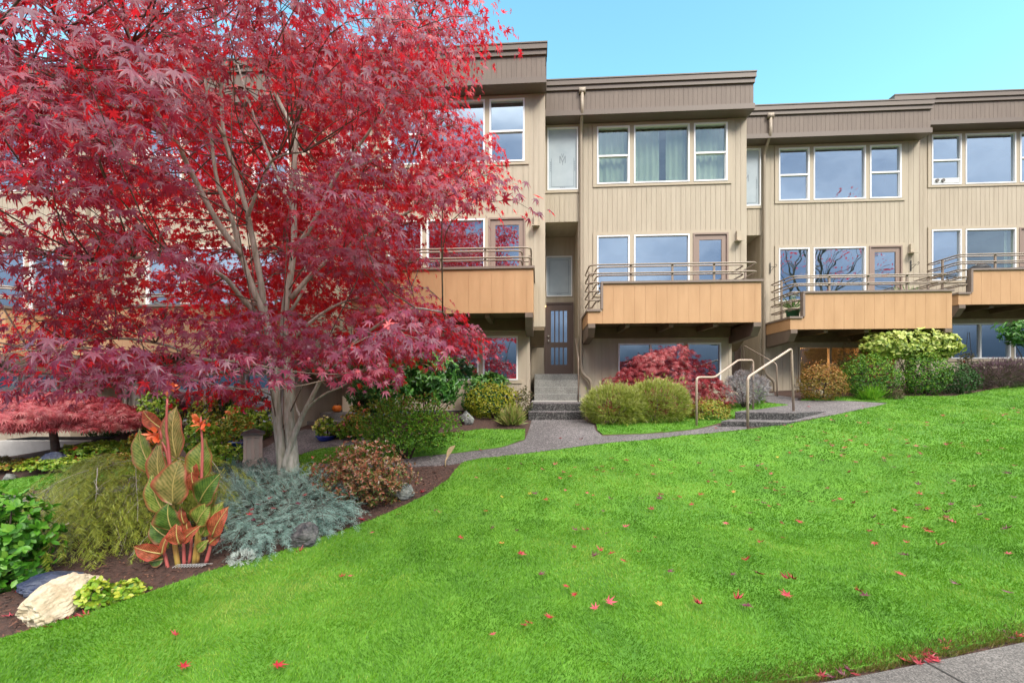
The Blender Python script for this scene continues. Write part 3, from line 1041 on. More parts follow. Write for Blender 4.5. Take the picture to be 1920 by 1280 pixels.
    # ---------------- downspout
    if spout:
        sp = MB()
        x = .93
        sp.box(x - .08, x + .08, -.45, -.36, d(9.02), d(9.14))
        pts = rounded([(x, -.41, d(9.02)), (x, -.41, d(8.58)), (x, -.075, d(8.22)), (x, -.075, d(2.2)), (x + .02, -.12, d(1.95)), (x + .26, -.12, d(1.75)), (x + .26, -.10, d(.95))], .12, 4)
        sp.tube(pts, .042, 8)
        s_ = sp.build('downspout', 'spout', root, smooth=True)
    balcony(root, dz)
    return root

cur = ('curtain', 0.0, 1.0, 0.0, 1.0)
unit(FB, 'beige townhouse straight above the front steps, pale curtains drawn in its top windows', 0, 1.94,
     [[cur], [('curtain', .0, .5, 0, 1), ('curtain', .62, 1, 0, 1)], [cur]], [None, None], [None, None])
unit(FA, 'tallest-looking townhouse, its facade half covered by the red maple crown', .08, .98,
     [[('shade', 0, 1, .3, 1)], None, [('shade', 0, 1, .52, 1)]], [None, [('shade', 0, 1, .8, 1)]], [[('blind', 0, 1, 0, 1)], [('blind', 0, 1, 0, 1)]], fnd=mat('shadow_blue_foundation', (.10, .14, .21), .8))  # blue cast of the deep shadow at this base put into the foundation colour
uc = unit(FC, 'beige townhouse with a lit room below and spiky potted plants on its balcony', 0, 1.94,
     [[('blind', .05, .9, 0.0, .85)], [('shade', 0, 1, .9, 1), ('shade', 0, .95, .03, .2)], [('shade', 0, 1, .82, 1)]], [[('shade', 0, 1, .86, 1)], [('shade', 0, 1, .86, 1)]], [None, None], lit=True)
unit(FD, 'uphill townhouse with a vent unit in its top window and window blinds below', .76, 2.7,
     [[('blind', 0, 1, .52, 1)], [('shade', 0, .88, .75, 1)], [('shade', 0, 1, .5, 1)]], [None, [('curtain', .9, 1, 0, 1)]], [[('blind', .5, 1, 0, 1)], [('blind', 0, 1, 0, 1)]])
unit(FZ, 'downhill townhouse behind the maple trunk with an oval plaque at its lower window', -.85, 0.1,
     [None, None, None], [None, None], [[('blind', 0, 1, 0, .8)], [('blind', 0, 1, 0, 1)]])
unit(FY, 'downhill townhouse at the end of the row above the small weeping maple', -.85, 0.1,
     [None, None, None], [None, None], [None, None], right_window=True)
# the lit room behind the lower window
lamp = thing('table_lamp', 'lit table lamp glowing orange inside the lower room window', 'lamp', FC.w(2.42, 1.2, 1.5))
lo = FC.w(2.42, 1.2, 1.5)
MB().lathe([(.10, 0), (.10, .02), (.02, .04), (.02, .42), (.015, .5)], lo, 14).build('base', 'black', lamp, o=lo, smooth=True)
MB().lathe([(.17, .48), (.12, .78)], lo, 18).build('lamp_shade', mat('lit_shade', (1, .6, .25), .8, emit=((1.0, .45, .12), 2.2)), lamp, o=lo, smooth=True)
ld = bpy.data.lights.new('bulb', 'POINT')
ld.energy = 48
ld.color = (1, .5, .18)
ld.shadow_soft_size = .12
lob = bpy.data.objects.new('bulb', ld)
COL.objects.link(lob)
lob.parent = lamp
lob.location = (0, -.25, .9)

# ------------------------------------------------------------------ steps, rails, small built things
def stairs(name, label, Fr, x0, x1, treads, depth, m, group='concrete entry steps'):
    """treads: (y of front edge, z) from top to bottom in the facade's axes"""
    zb = treads[-1][1]
    t = MB()
    ye = depth
    for i, (y, z, dx) in enumerate(treads):
        t.box(x0 - dx, x1 + dx, y, ye, zb - .6, z)
        ye = y - .0005 if False else y
    loc = Fr.w((x0 + x1) / 2, treads[-1][0], zb - .2)
    o = t.build(name, m, None, place=(Fr.X0, Fr.Y0, 0), bevel=.012)
    o.rotation_euler = (0, 0, -TH)
    return tag(o, label, 'steps', group)
# straight flight to the middle door: board-formed concrete above, dark aggregate below
st = thing('front_steps', 'grey concrete front steps with dark lower treads rising straight to the brown door', 'steps', (FB.X0, FB.Y0, 0), -TH, 'concrete entry steps')
up = MB()
ye = 1.09
for y, z in ((.05, 1.94), (-.22, 1.77), (-.49, 1.60), (-.76, 1.43)):
    up.box(-.28, .86, y, ye, .6, z)
    for q in range(3):
        pass
    ye = y
up.build('upper_flight', 'concrete', st, bevel=.01)
lw = MB()
lw.box(-.36, .86, -1.60, -.761, .5, 1.205)
lw.box(-.40, .84, -1.88, -1.601, .5, 1.03)
lw.build('lower_flight', 'step_dark', st, bevel=.012)
MB().box(-.36, .86, -1.605, -.7615, 1.2055, 1.235).build('landing', 'aggregate', st, bevel=.006)
MB().box(-.40, .84, -1.885, -1.606, 1.0305, 1.06).build('tread', 'aggregate', st, bevel=.006)
nz = MB()
nz.box(-.34, .84, -.775, -.7605, 1.236, 1.262)
nz.build('edge_strip', 'foundation', st)
# low steps below the maple, up to the pumpkin porch
st = thing('front_steps', 'low grey concrete steps with a pumpkin on top, behind the maple trunk', 'steps', (FA.X0, FA.Y0, 0), -TH, 'concrete entry steps')
s_ = MB()
s_.box(-.22, .87, -.30, 1.09, .3, .98)
s_.box(-.36, .87, -.62, -.301, .3, .81)
s_.box(-.50, .87, -.95, -.621, .3, .66)
s_.build('flight', 'concrete', st, bevel=.012)
st = thing('front_steps', 'shaded concrete steps beside the silvery bush, mostly hidden by the handrails', 'steps', (FC.X0, FC.Y0, 0), -TH, 'concrete entry steps')
s_ = MB()
ye = 1.09
for y, z in ((.1, 1.94), (-.18, 1.77), (-.46, 1.60), (-.74, 1.43)):
    s_.box(-.0, .86, y, ye, .6, z)
    ye = y
s_.build('flight', 'concrete', st, bevel=.012)
# two dark garden steps between the paired handrails
a0, a1 = gp(1352, 797), gp(1478, 803)
gs = thing('garden_steps', 'two dark pebbled garden steps between the paired tan handrails', 'steps', (0, 0, 0))
def slab(px, top, drop):
    q = [P3(*p) for p in px]
    mb = MB()
    n = len(q)
    mb.add([(v.x, v.y, top) for v in q] + [(v.x, v.y, top - drop) for v in q], [tuple(range(n)), tuple(range(n, 2 * n))[::-1]] + [(i, n + i, n + (i + 1) % n, (i + 1) % n) for i in range(n)])
    return mb
slab([(1352, 795, 8.35), (1470, 806, 8.15), (1530, 790, 8.9), (1500, 775, 9.8), (1384, 772, 9.6)], .905, .5).build('riser', 'step_dark', gs, bevel=.012)
slab([(1352, 795, 8.35), (1470, 806, 8.15), (1530, 790, 8.9), (1500, 775, 9.8), (1384, 772, 9.6)], .93, .0245).build('tread', 'aggregate', gs, bevel=.008)
slab([(1378, 775, 8.85), (1492, 785, 8.6), (1560, 776, 9.3), (1520, 762, 10.1), (1410, 760, 9.95)], 1.055, .5).build('riser', 'step_dark', gs, bevel=.012)
slab([(1378, 775, 8.85), (1492, 785, 8.6), (1560, 776, 9.3), (1520, 762, 10.1), (1410, 760, 9.95)], 1.085, .0295).build('tread', 'aggregate', gs, bevel=.008)

def rail_obj(name, label, pts, r, m, base=True, group=None, n=10, fil=.09):
    pts = [Vector(p) for p in pts]
    o0 = pts[0].copy()
    mb = MB().tube(rounded(pts, fil, 6), r, n)
    t = thing(name, label, 'handrail', o0, 0, group)
    mb.build('rail', m, t, o=o0, smooth=True)
    if base:
        for p in (pts[0], pts[-1]):
            MB().lathe([(r * 1.9, 0), (r * 1.7, .012), (r * 1.05, .02)], p - Vector((0, 0, .0)), 14).build('base_plate', m, t, o=o0)
    return t
rail_obj('handrail', 'tan pipe handrail with a level lower end, nearer the red mound', [P3(1306, 805, 8.5), P3(1306, 707, 8.5), P3(1340, 707, 8.75), P3(1384, 675, 9.5), P3(1412, 675, 9.75), P3(1412, 769, 9.75)], .022, 'handrail', group='paired garden handrails')
rail_obj('handrail', 'tan pipe handrail sloping straight up to its tall far post, beside the main lawn', [P3(1402, 806, 8.2), P3(1402, 707, 8.2), P3(1484, 653, 9.1), P3(1488, 772, 9.1)], .024, 'handrail', group='paired garden handrails')
rail_obj('handrail', 'thin brown handrail at the steps beside the brown door', [FB.w(.80, .0, 2.86), FB.w(.80, -.75, 2.30), FB.w(.80, -.78, 1.24)], .017, 'rail', base=False, fil=.05)
rail_obj('handrail', 'thin brown handrail beside the downspout behind the silvery bush', [FC.w(.35, -.1, 1.9), FC.w(.35, -.1, 2.78), FC.w(.80, -.95, 2.2), FC.w(.80, -.98, 1.3)], .017, 'rail', base=False, fil=.08)

# path light
bl = gp(475, 884)
bl = Vector((bl.x, bl.y, g1(bl.x, bl.y)))
t = thing('path_light', 'square taupe path light with recessed panels and a dark pyramid cap', 'light', bl, R(28))
m_ = mat('path_light_paint', (0.40, 0.34, 0.29), .55)
h = .615
b = MB()
b.box(-.125, .125, -.125, .125, -.1, .17).box(-.135, .135, -.135, .135, .171, .195).box(-.128, .128, -.128, .128, h - .07, h - .03)
for sx in (-1, 0, 1):
    for q in range(4):
        c, s = math.cos(q * math.pi / 2), math.sin(q * math.pi / 2)
        bb = MB().box(sx * .10 - .022 + .0007 * q, sx * .10 + .022 - .0007 * q, .103, .125 - .0009 * (q % 2), .195, h - .07)
        b.add([(x * c - y * s, x * s + y * c, z) for x, y, z in bb.v], bb.f)
b.build('body', m_, t)
MB().box(-.104, .104, -.104, .104, .19, h - .06).build('panel', mat('path_light_panel', (0.42, 0.40, 0.35), .5), t)
c = MB()
c.add([(-.16, -.16, h - .03), (.16, -.16, h - .03), (.16, .16, h - .03), (-.16, .16, h - .03), (-.15, -.15, h), (.15, -.15, h), (.15, .15, h), (-.15, .15, h), (0, 0, h + .06)],
      [(0, 3, 2, 1), (0, 1, 5, 4), (1, 2, 6, 5), (2, 3, 7, 6), (3, 0, 4, 7), (4, 5, 8), (5, 6, 8), (6, 7, 8), (7, 4, 8)])
c.build('cap', 'black', t)

# pumpkin and pale box on the low porch
pk = FA.w(.10, -.08, .98)
t = thing('pumpkin', 'orange pumpkin sitting on the low concrete porch', 'pumpkin', pk)
vs, fs = [], []
for i in range(13):
    a = math.pi * i / 12
    for j in range(40):
        q = 2 * math.pi * j / 40
        rr = (.115 * math.sin(a) ** .8) * (1 - .09 * abs(math.cos(q * 5)) ** .5)
        vs.append((rr * math.cos(q), rr * math.sin(q), .092 - .092 * math.cos(a) * (1 - .25 * (math.sin(a) < .3))))
for i in range(12):
    for j in range(40):
        fs.append((i * 40 + j, i * 40 + (j + 1) % 40, (i + 1) * 40 + (j + 1) % 40, (i + 1) * 40 + j))
MB().add(vs, fs).build('body', mat('pumpkin_skin', (.75, .19, .015), .45, noise=(9, 3), col2=(.62, .14, .012)), t, smooth=True)
MB().tube([(0, 0, .16), (.005, 0, .19), (.03, .01, .215)], [.018, .012, .014], 7).build('stem', 'stemdark', t)
bx = FA.w(.27, .22, .98)
t = thing('porch_box', 'pale cream box standing on the porch behind the pumpkin', 'box', bx, -TH)
MB().box(-.13, .13, -.10, .10, 0, .36).build('body', mat('cream_paint', (.72, .66, .50), .6), t, bevel=.008)
MB().box(-.137, .137, -.107, .107, .361, .385).build('lid', mat('cream_lid', (.70, .64, .5), .6), t)

# oval plaque
op = FZ.w(FZ.t(492), -.10, 1.13)
t = thing('oval_plaque', 'white framed oval plaque with a small bow, hanging at the lower window', 'plaque', op, -TH)
rg = MB().tube([(.17 * math.cos(q), 0, .135 * math.sin(q)) for q in [2 * math.pi * i / 30 for i in range(30)]], .022, 8, closed=True)
rg.build('frame', 'white', t, smooth=True)
dk = MB()
dk.add([(0, -.004, 0)] + [(.165 * math.cos(q), -.004, .13 * math.sin(q)) for q in [2 * math.pi * i / 30 for i in range(30)]], [(0, i, i % 30 + 1) for i in range(1, 31)])
dk.build('picture', mat('plaque_picture', (.10, .035, .035), .4, noise=(14, 3), col2=(.55, .58, .62)), t)
MB().tube([(-.06, 0, .22), (-.03, 0, .24), (0, 0, .215), (.03, 0, .24), (.06, 0, .22)], .012, 6).tube([(0, 0, .215), (0, 0, .16)], .006, 5).build('bow', 'black', t)

# small black garden lantern in front of the entry post
gl = FC.w(-.22, -.35, 1.32)
t = thing('garden_lantern', 'small black garden lantern standing behind the silvery bush', 'lantern', gl)
MB().lathe([(.075, 0), (.08, .02), (.065, .03), (.065, .30), (.075, .31)], (0, 0, .38), 14).lathe([(.02, 0), (.02, .38)], (0, 0, 0), 8).build('body', 'black', t)
MB().lathe([(.03, 0), (.035, .03), (.02, .06)], (0, 0, .69), 10).build('bulb', 'white', t)

# trellis
tb = gp(1818, 741)
tb = Vector(((1816 - 960) / F * 11.9, 11.9, 1.5))
t = thing('plant_trellis', 'thin black tapering trellis standing before the uphill ground window', 'trellis', tb)
b = MB()
for s in (-1, 1):
    b.tube([(s * .12, 0, 0), (s * .08, 0, 1.0), (s * .02, 0, 1.62)], .007, 5)
for z, w in ((.35, .105), (.62, .094), (.9, .084), (1.2, .06)):
    b.tube([(-w, 0, z), (w, 0, z)], .006, 5)
b.build('frame', 'black', t)
# vent unit with two round outlets in the uphill top window
ac = FD.w(1.77, -.0, 6.94 + .76)
t = thing('vent_panel', 'pale window vent panel with two round outlets, in the uphill top window', 'vent', ac, -TH)
MB().box(-.37, .37, -.03, .005, .0, .14).build('panel', mat('vent_plastic', (.6, .62, .62), .5), t)
for x in (-.27, -.10):
    MB().tube([(x, -.035, .07), (x, -.06, .07)], .048, 14).build('outlet', mat('vent_dark', (.12, .11, .10), .5), t)
# scroll hangers on the wall
for x, lb in ((1.12, 'black scroll plant hanger on the wall near the balcony corner with the green pot'), (4.92, 'black scroll plant hanger on the wall under the lamp beside the open glass door')):
    p = FC.w(x, -.02, 4.95)
    t = thing('plant_hanger', lb, 'hanger', p, -TH, 'scroll plant hangers')
    b = MB()
    b.box(-.012, .012, -.012, .0, -.12, .18)
    b.tube([(0, -.01, .05), (.05, -.05, .06), (.10, -.11, .03), (.11, -.14, .08), (.08, -.15, .10), (.065, -.135, .07)], .007, 5)
    b.tube([(0, -.01, -.06), (.04, -.04, -.02), (.06, -.08, .04)], .006, 5)
    b.build('bracket', 'black', t)
# covered furniture on the uphill balcony
for x, y, w, h, lb in ((2.0, -.75, .26, .42, 'black covered grill standing on the uphill balcony behind the rail end'), (3.05, -.7, .42, .30, 'low black covered chair on the uphill balcony behind the orange panel')):
    p = FD.w(x, y, 3.26 + .76)
    t = thing('covered_furniture', lb, 'garden furniture', p, -TH)
    n = 18
    b = MB()
    b.lathe([(w * .9, 0), (w, .05), (w * 1.02, .62), (w * .85, .62 + h * .75), (w * .3, .62 + h), (.02, .62 + h * 1.02)], (0, 0, 0), n)
    b.build('cover', mat('black_cover', (.02, .02, .025), .6, bump=(8, .5)), t, smooth=True)

# ------------------------------------------------------------------ rocks
M_ROCK = {
    'pale': mat('pale_stone', (.62, .54, .40), .85, noise=(7, 8), col2=(.28, .22, .13), bump=(16, .9), stretch=(1, 1, 2.5)),
    'slate': mat('blue_slate', (.012, .022, .07), .6, noise=(7, 6), col2=(.06, .075, .10), bump=(14, .7)),
    'dark': mat('dark_stone', (.022, .022, .03), .7, noise=(8, 8), col2=(.10, .10, .095), bump=(18, .8)),
    'grey': mat('grey_stone', (.09, .10, .10), .8, noise=(9, 8), col2=(.24, .25, .23), bump=(20, .8)),
    'buff': mat('buff_stone', (.42, .37, .27), .85, noise=(8, 7), col2=(.30, .27, .2), bump=(18, .8)),
}
def rock(label, c, r, m, rot=(0, 0, 0), seed=0, facet=.35):
    bm = bmesh.new()
    bmesh.ops.create_icosphere(bm, subdivisions=5, radius=1)
    sd = Vector((seed * 3.7, seed * 1.3, seed * 7.1))
    rnd = random.Random(seed)
    planes = [(Vector((rnd.uniform(-1, 1), rnd.uniform(-1, 1), rnd.uniform(-.6, 1))).normalized(), rnd.uniform(.62, .88)) for _ in range(9)]
    for v in bm.verts:
        p = v.co.copy()
        for n, d in planes:
            k = p.dot(n) - d
            if k > 0:
                p -= n * k * .92
        p *= 1 + .12 * mnoise.noise(p * 2.2 + sd) + .07 * mnoise.noise(p * 5 + sd) + .05 * mnoise.noise(Vector((p.x * 5, p.y * 5, p.z * 17)) + sd) + .02 * mnoise.noise(p * 19 + sd)
        v.co = p
    bmesh.ops.transform(bm, matrix=Matrix.Diagonal((*r, 1)), verts=bm.verts)
    me = bpy.data.meshes.new('rock')
    bm.to_mesh(me)
    bm.free()
    me.materials.append(M_ROCK[m])
    o = bpy.data.objects.new('rock', me)
    COL.objects.link(o)
    o.location = c
    o.rotation_euler = rot
    return tag(o, label, 'rock', 'garden rocks')
def rock_px(label, bb, m, seed, sink=.25, rz=0., tilt=0., dk=.8):
    x0, y0, x1, y1 = bb
    p = gp((x0 + x1) / 2, y1)
    Y = p.y
    w, h = (x1 - x0) / F * Y / 2, (y1 - y0) / F * Y / 2
    c = Vector((p.x, Y + w * dk * .6, g1(p.x, Y + w * dk * .6) + h * (1 - sink)))
    return rock(label, c, (w * 1.08, w * dk, h * 1.18), m, (0, tilt, rz), seed)
a, b = gp(28, 1196), gp(150, 1112)
d = b - a
rock('long pale cream boulder lying at the lawn edge in the bed corner', (a + b) / 2 + Vector((.0, .10, .075)), (d.length * .62, .17, .13), 'pale', (0.25, -.06, math.atan2(d.y, d.x)), 3)
rock_px('dark blue slate stone behind the long pale boulder', (25, 1085, 125, 1116), 'slate', 5, rz=.3)
rock_px('dark pointed stone at the front edge of the blue juniper', (536, 982, 592, 1030), 'dark', 8, rz=.2)
rock_px('rounded grey stone in the mulch beside the reddish shrub', (728, 907, 773, 938), 'grey', 11)
rock_px('bluish grey stone below the rounded golden shrub', (860, 772, 887, 796), 'grey', 14)
rock_px('pointed buff stone under the red mound', (1322, 732, 1352, 758), 'buff', 17)
rock_px('flat pale yellow stone beside the silvery bush', (1342, 730, 1388, 752), 'pale', 20, dk=.6)
rock_px('round tan boulder at the edge of the upper bed', (1529, 731, 1562, 747), 'buff', 23)
rock_px('dark stone under the small weeping maple', (70, 850, 112, 882), 'slate', 26)
rock_px('low dark stone to the side of the small maple trunk', (130, 838, 175, 856), 'dark', 28)
rock_px('grey stone against the pink maple bush end', (235, 812, 262, 832), 'grey', 31)
rock_px('flat bluish stone at the edge of the far lawn', (0, 888, 24, 902), 'grey', 33)

# ------------------------------------------------------------------ shrubs
def shell(n, rx, ry, rz, lump, seed, low=-.35, thick=.25, fr=2.2):
    d = rand_dirs(int(n * 2.4))
    d = d[d[:, 2] > low][:n]
    s = np.array([mnoise.noise((a * fr + seed, b * fr, c * fr)) for a, b, c in d])
    r = (1 + lump * s) * (1 - thick * RNG.random(len(d)) ** 1.6)
    p = d * r[:, None] * np.array([rx, ry, rz])
    nn = unit3(d / np.array([rx, ry, rz]))
    return p, nn, s
def rosette(P, O, k, size, out=.4, side=1.0, upb=.15, jit=.25, nout=1.0):
    """k leaves round every shoot tip"""
    n = len(P)
    P = np.repeat(P, k, 0)
    O = np.repeat(O, k, 0)
    t = unit3(np.cross(O, rand_dirs(n * k)))
    D = unit3(O * out + t * side + np.array([0, 0, upb]) + RNG.normal(0, jit, (n * k, 3)))
    N = unit3(O * nout + np.array([0, 0, .35]) + RNG.normal(0, .25, (n * k, 3)))
    S = size * RNG.uniform(.65, 1.2, n * k)
    return P, D, N, S
SP = {   # template, leaf size, width factor, leaves per tip, tips per m2, out, side, up, material
    'box':    (T_OVAL, .030, 1.0, 6, 420, .6, .9, .3, leafmat('box_leaf', [(.014, .06, .008), (.035, .14, .012), (.12, .29, .02), (.30, .42, .03)])),
    'boxdark': (T_OVAL, .028, 1.0, 6, 420, .6, .9, .3, leafmat('yew_leaf', [(.012, .05, .012), (.03, .10, .016), (.06, .17, .025)])),
    'gold':   (T_OVAL, .030, 1.0, 6, 450, .6, .9, .3, leafmat('golden_leaf', [(.09, .17, .015), (.24, .31, .02), (.40, .40, .03), (.42, .30, .03)])),
    'rusty':  (T_OVAL, .030, 1.0, 6, 430, .6, .9, .3, leafmat('spirea_leaf', [(.07, .13, .015), (.24, .22, .03), (.40, .22, .06), (.36, .12, .04)])),
    'heath':  (T_NEEDLE, .095, .55, 7, 420, 1.0, .35, .5, leafmat('heather_shoot', [(.10, .17, .012), (.24, .31, .03), (.40, .44, .09), (.52, .52, .24)])),
    'purple': (T_NEEDLE, .10, .5, 7, 330, 1.0, .4, .6, leafmat('purple_heather', [(.03, .06, .015), (.08, .09, .03), (.16, .08, .12), (.24, .15, .2)])),
    'silver': (T_NEEDLE, .07, .8, 7, 330, 1.0, .5, .4, leafmat('silver_shoot', [(.07, .055, .05), (.28, .27, .28), (.42, .41, .44), (.30, .20, .16)], transl=.15)),
    'fine':   (T_LEAF, .042, .75, 7, 330, .9, .7, .4, leafmat('fine_leaf', [(.02, .07, .008), (.055, .17, .012), (.12, .29, .02), (.19, .37, .03), (.25, .07, .03)])),
    'redgreen': (T_LEAF, .040, .8, 8, 340, .6, .9, .3, leafmat('azalea_leaf', [(.03, .09, .015), (.10, .17, .03), (.24, .14, .06), (.40, .10, .06), (.34, .30, .24)])),
    'azalea': (T_OVAL, .062, .85, 6, 230, .4, 1.0, .2, leafmat('green_azalea', [(.025, .11, .012), (.05, .20, .015), (.10, .32, .02), (.20, .42, .05)])),
    'rhodo':  (T_LEAF, .125, .75, 8, 60, .25, 1.0, -.05, leafmat('rhododendron_leaf', [(.02, .08, .018), (.04, .15, .025), (.08, .24, .04), (.16, .34, .06)], rough=.35)),
    'varieg': (T_OVAL, .11, .8, 5, 130, .3, 1.0, -.1, leafmat('variegated_leaf', [(.10, .20, .03), (.28, .38, .06), (.44, .50, .10), (.52, .56, .18)])),
    'lime':   (T_OVAL, .05, 1.0, 6, 260, .4, 1.0, .3, leafmat('lime_leaf', [(.05, .16, .012), (.13, .30, .02), (.28, .42, .03), (.42, .45, .05)])),
    'mixed':  (T_OVAL, .045, 1.0, 6, 240, .5, 1.0, .3, leafmat('ground_leaf', [(.05, .14, .015), (.14, .25, .02), (.34, .36, .04), (.40, .14, .03)])),
    'blade':  (T_BLADE, .30, .09, 6, 90, .6, .5, 1.0, leafmat('strap_leaf', [(.06, .15, .015), (.16, .27, .03), (.34, .34, .10), (.40, .30, .16)])),
    'grassy': (T_BLADE, .22, .06, 6, 120, .5, .4, 1.2, leafmat('tuft_leaf', [(.06, .22, .015), (.14, .36, .02), (.25, .45, .03)])),
    'ash':    (T_NEEDLE, .034, .7, 8, 1100, .8, .8, .5, leafmat('ash_leaf', [(.30, .36, .33), (.45, .50, .47), (.58, .62, .60)], transl=.15)),
    'dull':   (T_LEAF, .05, .6, 7, 260, .8, .7, .4, leafmat('dull_leaf', [(.05, .08, .025), (.10, .14, .04), (.17, .15, .07), (.20, .12, .09)])),
}
M_FL = {k: leafmat('petal_' + k, c, transl=.25, rough=.5) for k, c in {
    'red': [(.55, .03, .02), (.7, .08, .04)], 'pink': [(.75, .06, .22), (.8, .15, .30)], 'orange': [(.75, .16, .03), (.8, .25, .06)],
    'coral': [(.75, .16, .12), (.8, .28, .2)], 'yellow': [(.75, .65, .12), (.8, .75, .3)], 'white': [(.75, .72, .7), (.8, .8, .8)]}.items()}
def px_box(bb, Y=None, dk=.75, low=0.0):
    x0, y0, x1, y1 = bb
    xc = (x0 + x1) / 2
    if Y is None:
        p = gp(xc, y1)
        w = (x1 - x0) / F * p.y / 2
        Y = p.y + w * dk * .8
    w = (x1 - x0) / F * Y / 2
    X = (xc - 960) / F * Y
    g = g1(X, Y)
    top = EYE - (y0 - HZ) / F * Y
    return X, Y, g, w, max(.05, top - g)
def shrub(name, label, bb, sp, Y=None, dk=.75, lump=.22, seed=1, shape='ball', dens=1.0, cat='shrub', group=None, flowers=None, lift=0.0, thick=.3, stems=7, fr=2.2, size=1.0, up=None, shoot=.2):
    X, Y, g, w, h = px_box(bb, Y, dk)
    base = Vector((X, Y, g))
    t = thing(name, label, cat, base, 0, group)
    tp, ls, wf, k, tpm, out, side, upb, m = SP[sp]
    ls *= size
    if up is not None:
        upb = up
    hl = h - lift
    rx, ry = w - ls * .5, w * dk
    if shape == 'ball':
        rz, cz, low = hl * .54, lift + hl * .47, -.9
    else:
        rz, cz, low = h - ls * .5, .0, .02
    area = 2 * math.pi * (rx * ry + rx * rz + ry * rz) / 3 * 1.5
    n = max(25, int(area * tpm * dens * 1.7 / (size ** 1.5)))
    P, O, s = shell(n, rx, ry, rz, lump, seed * 5.3, low, thick, fr)
    P = P + np.array([0, 0, cz])
    ks = RNG.random(len(P)) < .10
    P[ks] += O[ks] * (RNG.random((int(ks.sum()), 1)) * shoot * min(w, h)) + np.array([0, 0, .04 * h])
    P[:, 2] = np.maximum(P[:, 2], .02)
    LP, LD, LN, LS = rosette(P, O, k, ls, out, side, upb)
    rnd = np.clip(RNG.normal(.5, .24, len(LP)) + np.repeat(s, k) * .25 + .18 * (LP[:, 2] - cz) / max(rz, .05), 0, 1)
    leaf_cloud('foliage', tp, LP, LD, LN, LS, m, t, rnd=rnd, wid=LS * wf)
    if stems:
        sb = MB()
        for i in range(stems):
            q = P[RNG.integers(len(P))]
            mid = Vector((q[0] * .35, q[1] * .35, q[2] * .5))
            sb.tube([(q[0] * .06, q[1] * .06, -.03), mid, Vector(q) * .97], [.012 + .006 * h, .009, .004], 5)
        sb.build('stem', 'stemdark', t, smooth=True)
    if flowers:
        col, cnt, fs = flowers
        up = P[P[:, 2] > cz - rz * .2]
        for q in up[RNG.choice(len(up), min(cnt, len(up)), replace=False)]:
            kk = 5
            PP = q * 1.05 + RNG.normal(0, fs * .55, (kk, 3)) + np.array([0, 0, .01])
            DD = rand_dirs(kk)
            leaf_cloud('flower', T_FLOWER, PP, DD, unit3(np.array([0, -.6, .7]) + RNG.normal(0, .35, (kk, 3))), fs, M_FL[col], t)
    return t

# beds by the front walk
shrub('rhododendron', 'tall open rhododendron with glossy leaves before the blinds of the ground windows', (738, 662, 868, 775), 'rhodo', Y=8.8, dk=.6, lump=.35, seed=2, lift=.45, thick=.6, stems=9, dens=1.5)
shrub('rhododendron', 'broad rhododendron half under the red maple, beside the pumpkin porch', (652, 668, 770, 772), 'rhodo', Y=8.4, dk=.6, lump=.35, seed=3, lift=.40, thick=.6, stems=9, dens=1.5)
shrub('rhododendron', 'low dark rhododendron showing behind the rounded golden shrub', (862, 700, 962, 770), 'rhodo', Y=9.75, dk=.3, lump=.3, seed=4, dens=1.4, size=.85)
shrub('golden_shrub', 'rounded golden green clipped shrub left of the front steps', (871, 718, 976, 790), 'gold', dk=.7, lump=.2, fr=3.6, seed=5, dens=1.3)
shrub('grey_shrub', 'thin dull grey green shrub between the golden shrub and the steps', (962, 728, 1000, 776), 'dull', Y=9.55, seed=6, lump=.4, thick=.6, dens=1.0)
shrub('daylily_clump', 'clump of faded strap leaves at the foot of the front steps', (928, 764, 990, 803), 'blade', seed=7, lump=.2, shape='dome', thick=.8, stems=0, cat='plant', size=.8)
shrub('broom_shrub', 'big loose fine leaved green shrub beside the front walk', (665, 748, 862, 872), 'fine', Y=6.55, dk=.6, lump=.32, seed=8, thick=.6, lift=.12, dens=1.5, fr=3.0)
shrub('azalea', 'bushy azalea turning red and bronze in the mulch bed', (594, 832, 772, 965), 'redgreen', dk=.65, lump=.35, seed=9, thick=.6, dens=1.3, fr=3.0)
shrub('heather', 'pale yellow green heather mound nearest the front steps', (1090, 724, 1215, 796), 'heath', Y=8.9, dk=.55, lump=.12, seed=10, dens=1.6)
shrub('heather', 'pale yellow green heather mound under the red mound', (1165, 716, 1298, 790), 'heath', Y=9.0, dk=.5, lump=.12, seed=11, dens=1.6)
shrub('ground_cover', 'small patch of russet and gold ground cover beside the level handrail end', (1292, 746, 1368, 774), 'mixed', seed=12, shape='dome', lump=.3, stems=0, cat='plant', size=.7, Y=9.1)
shrub('silver_bush', 'silvery grey bush on dark stems behind the handrails', (1357, 698, 1438, 756), 'silver', Y=10.0, dk=.8, lump=.2, seed=13, lift=.16, stems=16, dens=1.2)
shrub('grass_tuft', 'thin bright grass tuft behind the far handrail post', (1412, 724, 1434, 756), 'grassy', Y=10.3, seed=14, shape='dome', stems=0, cat='plant', thick=.8)
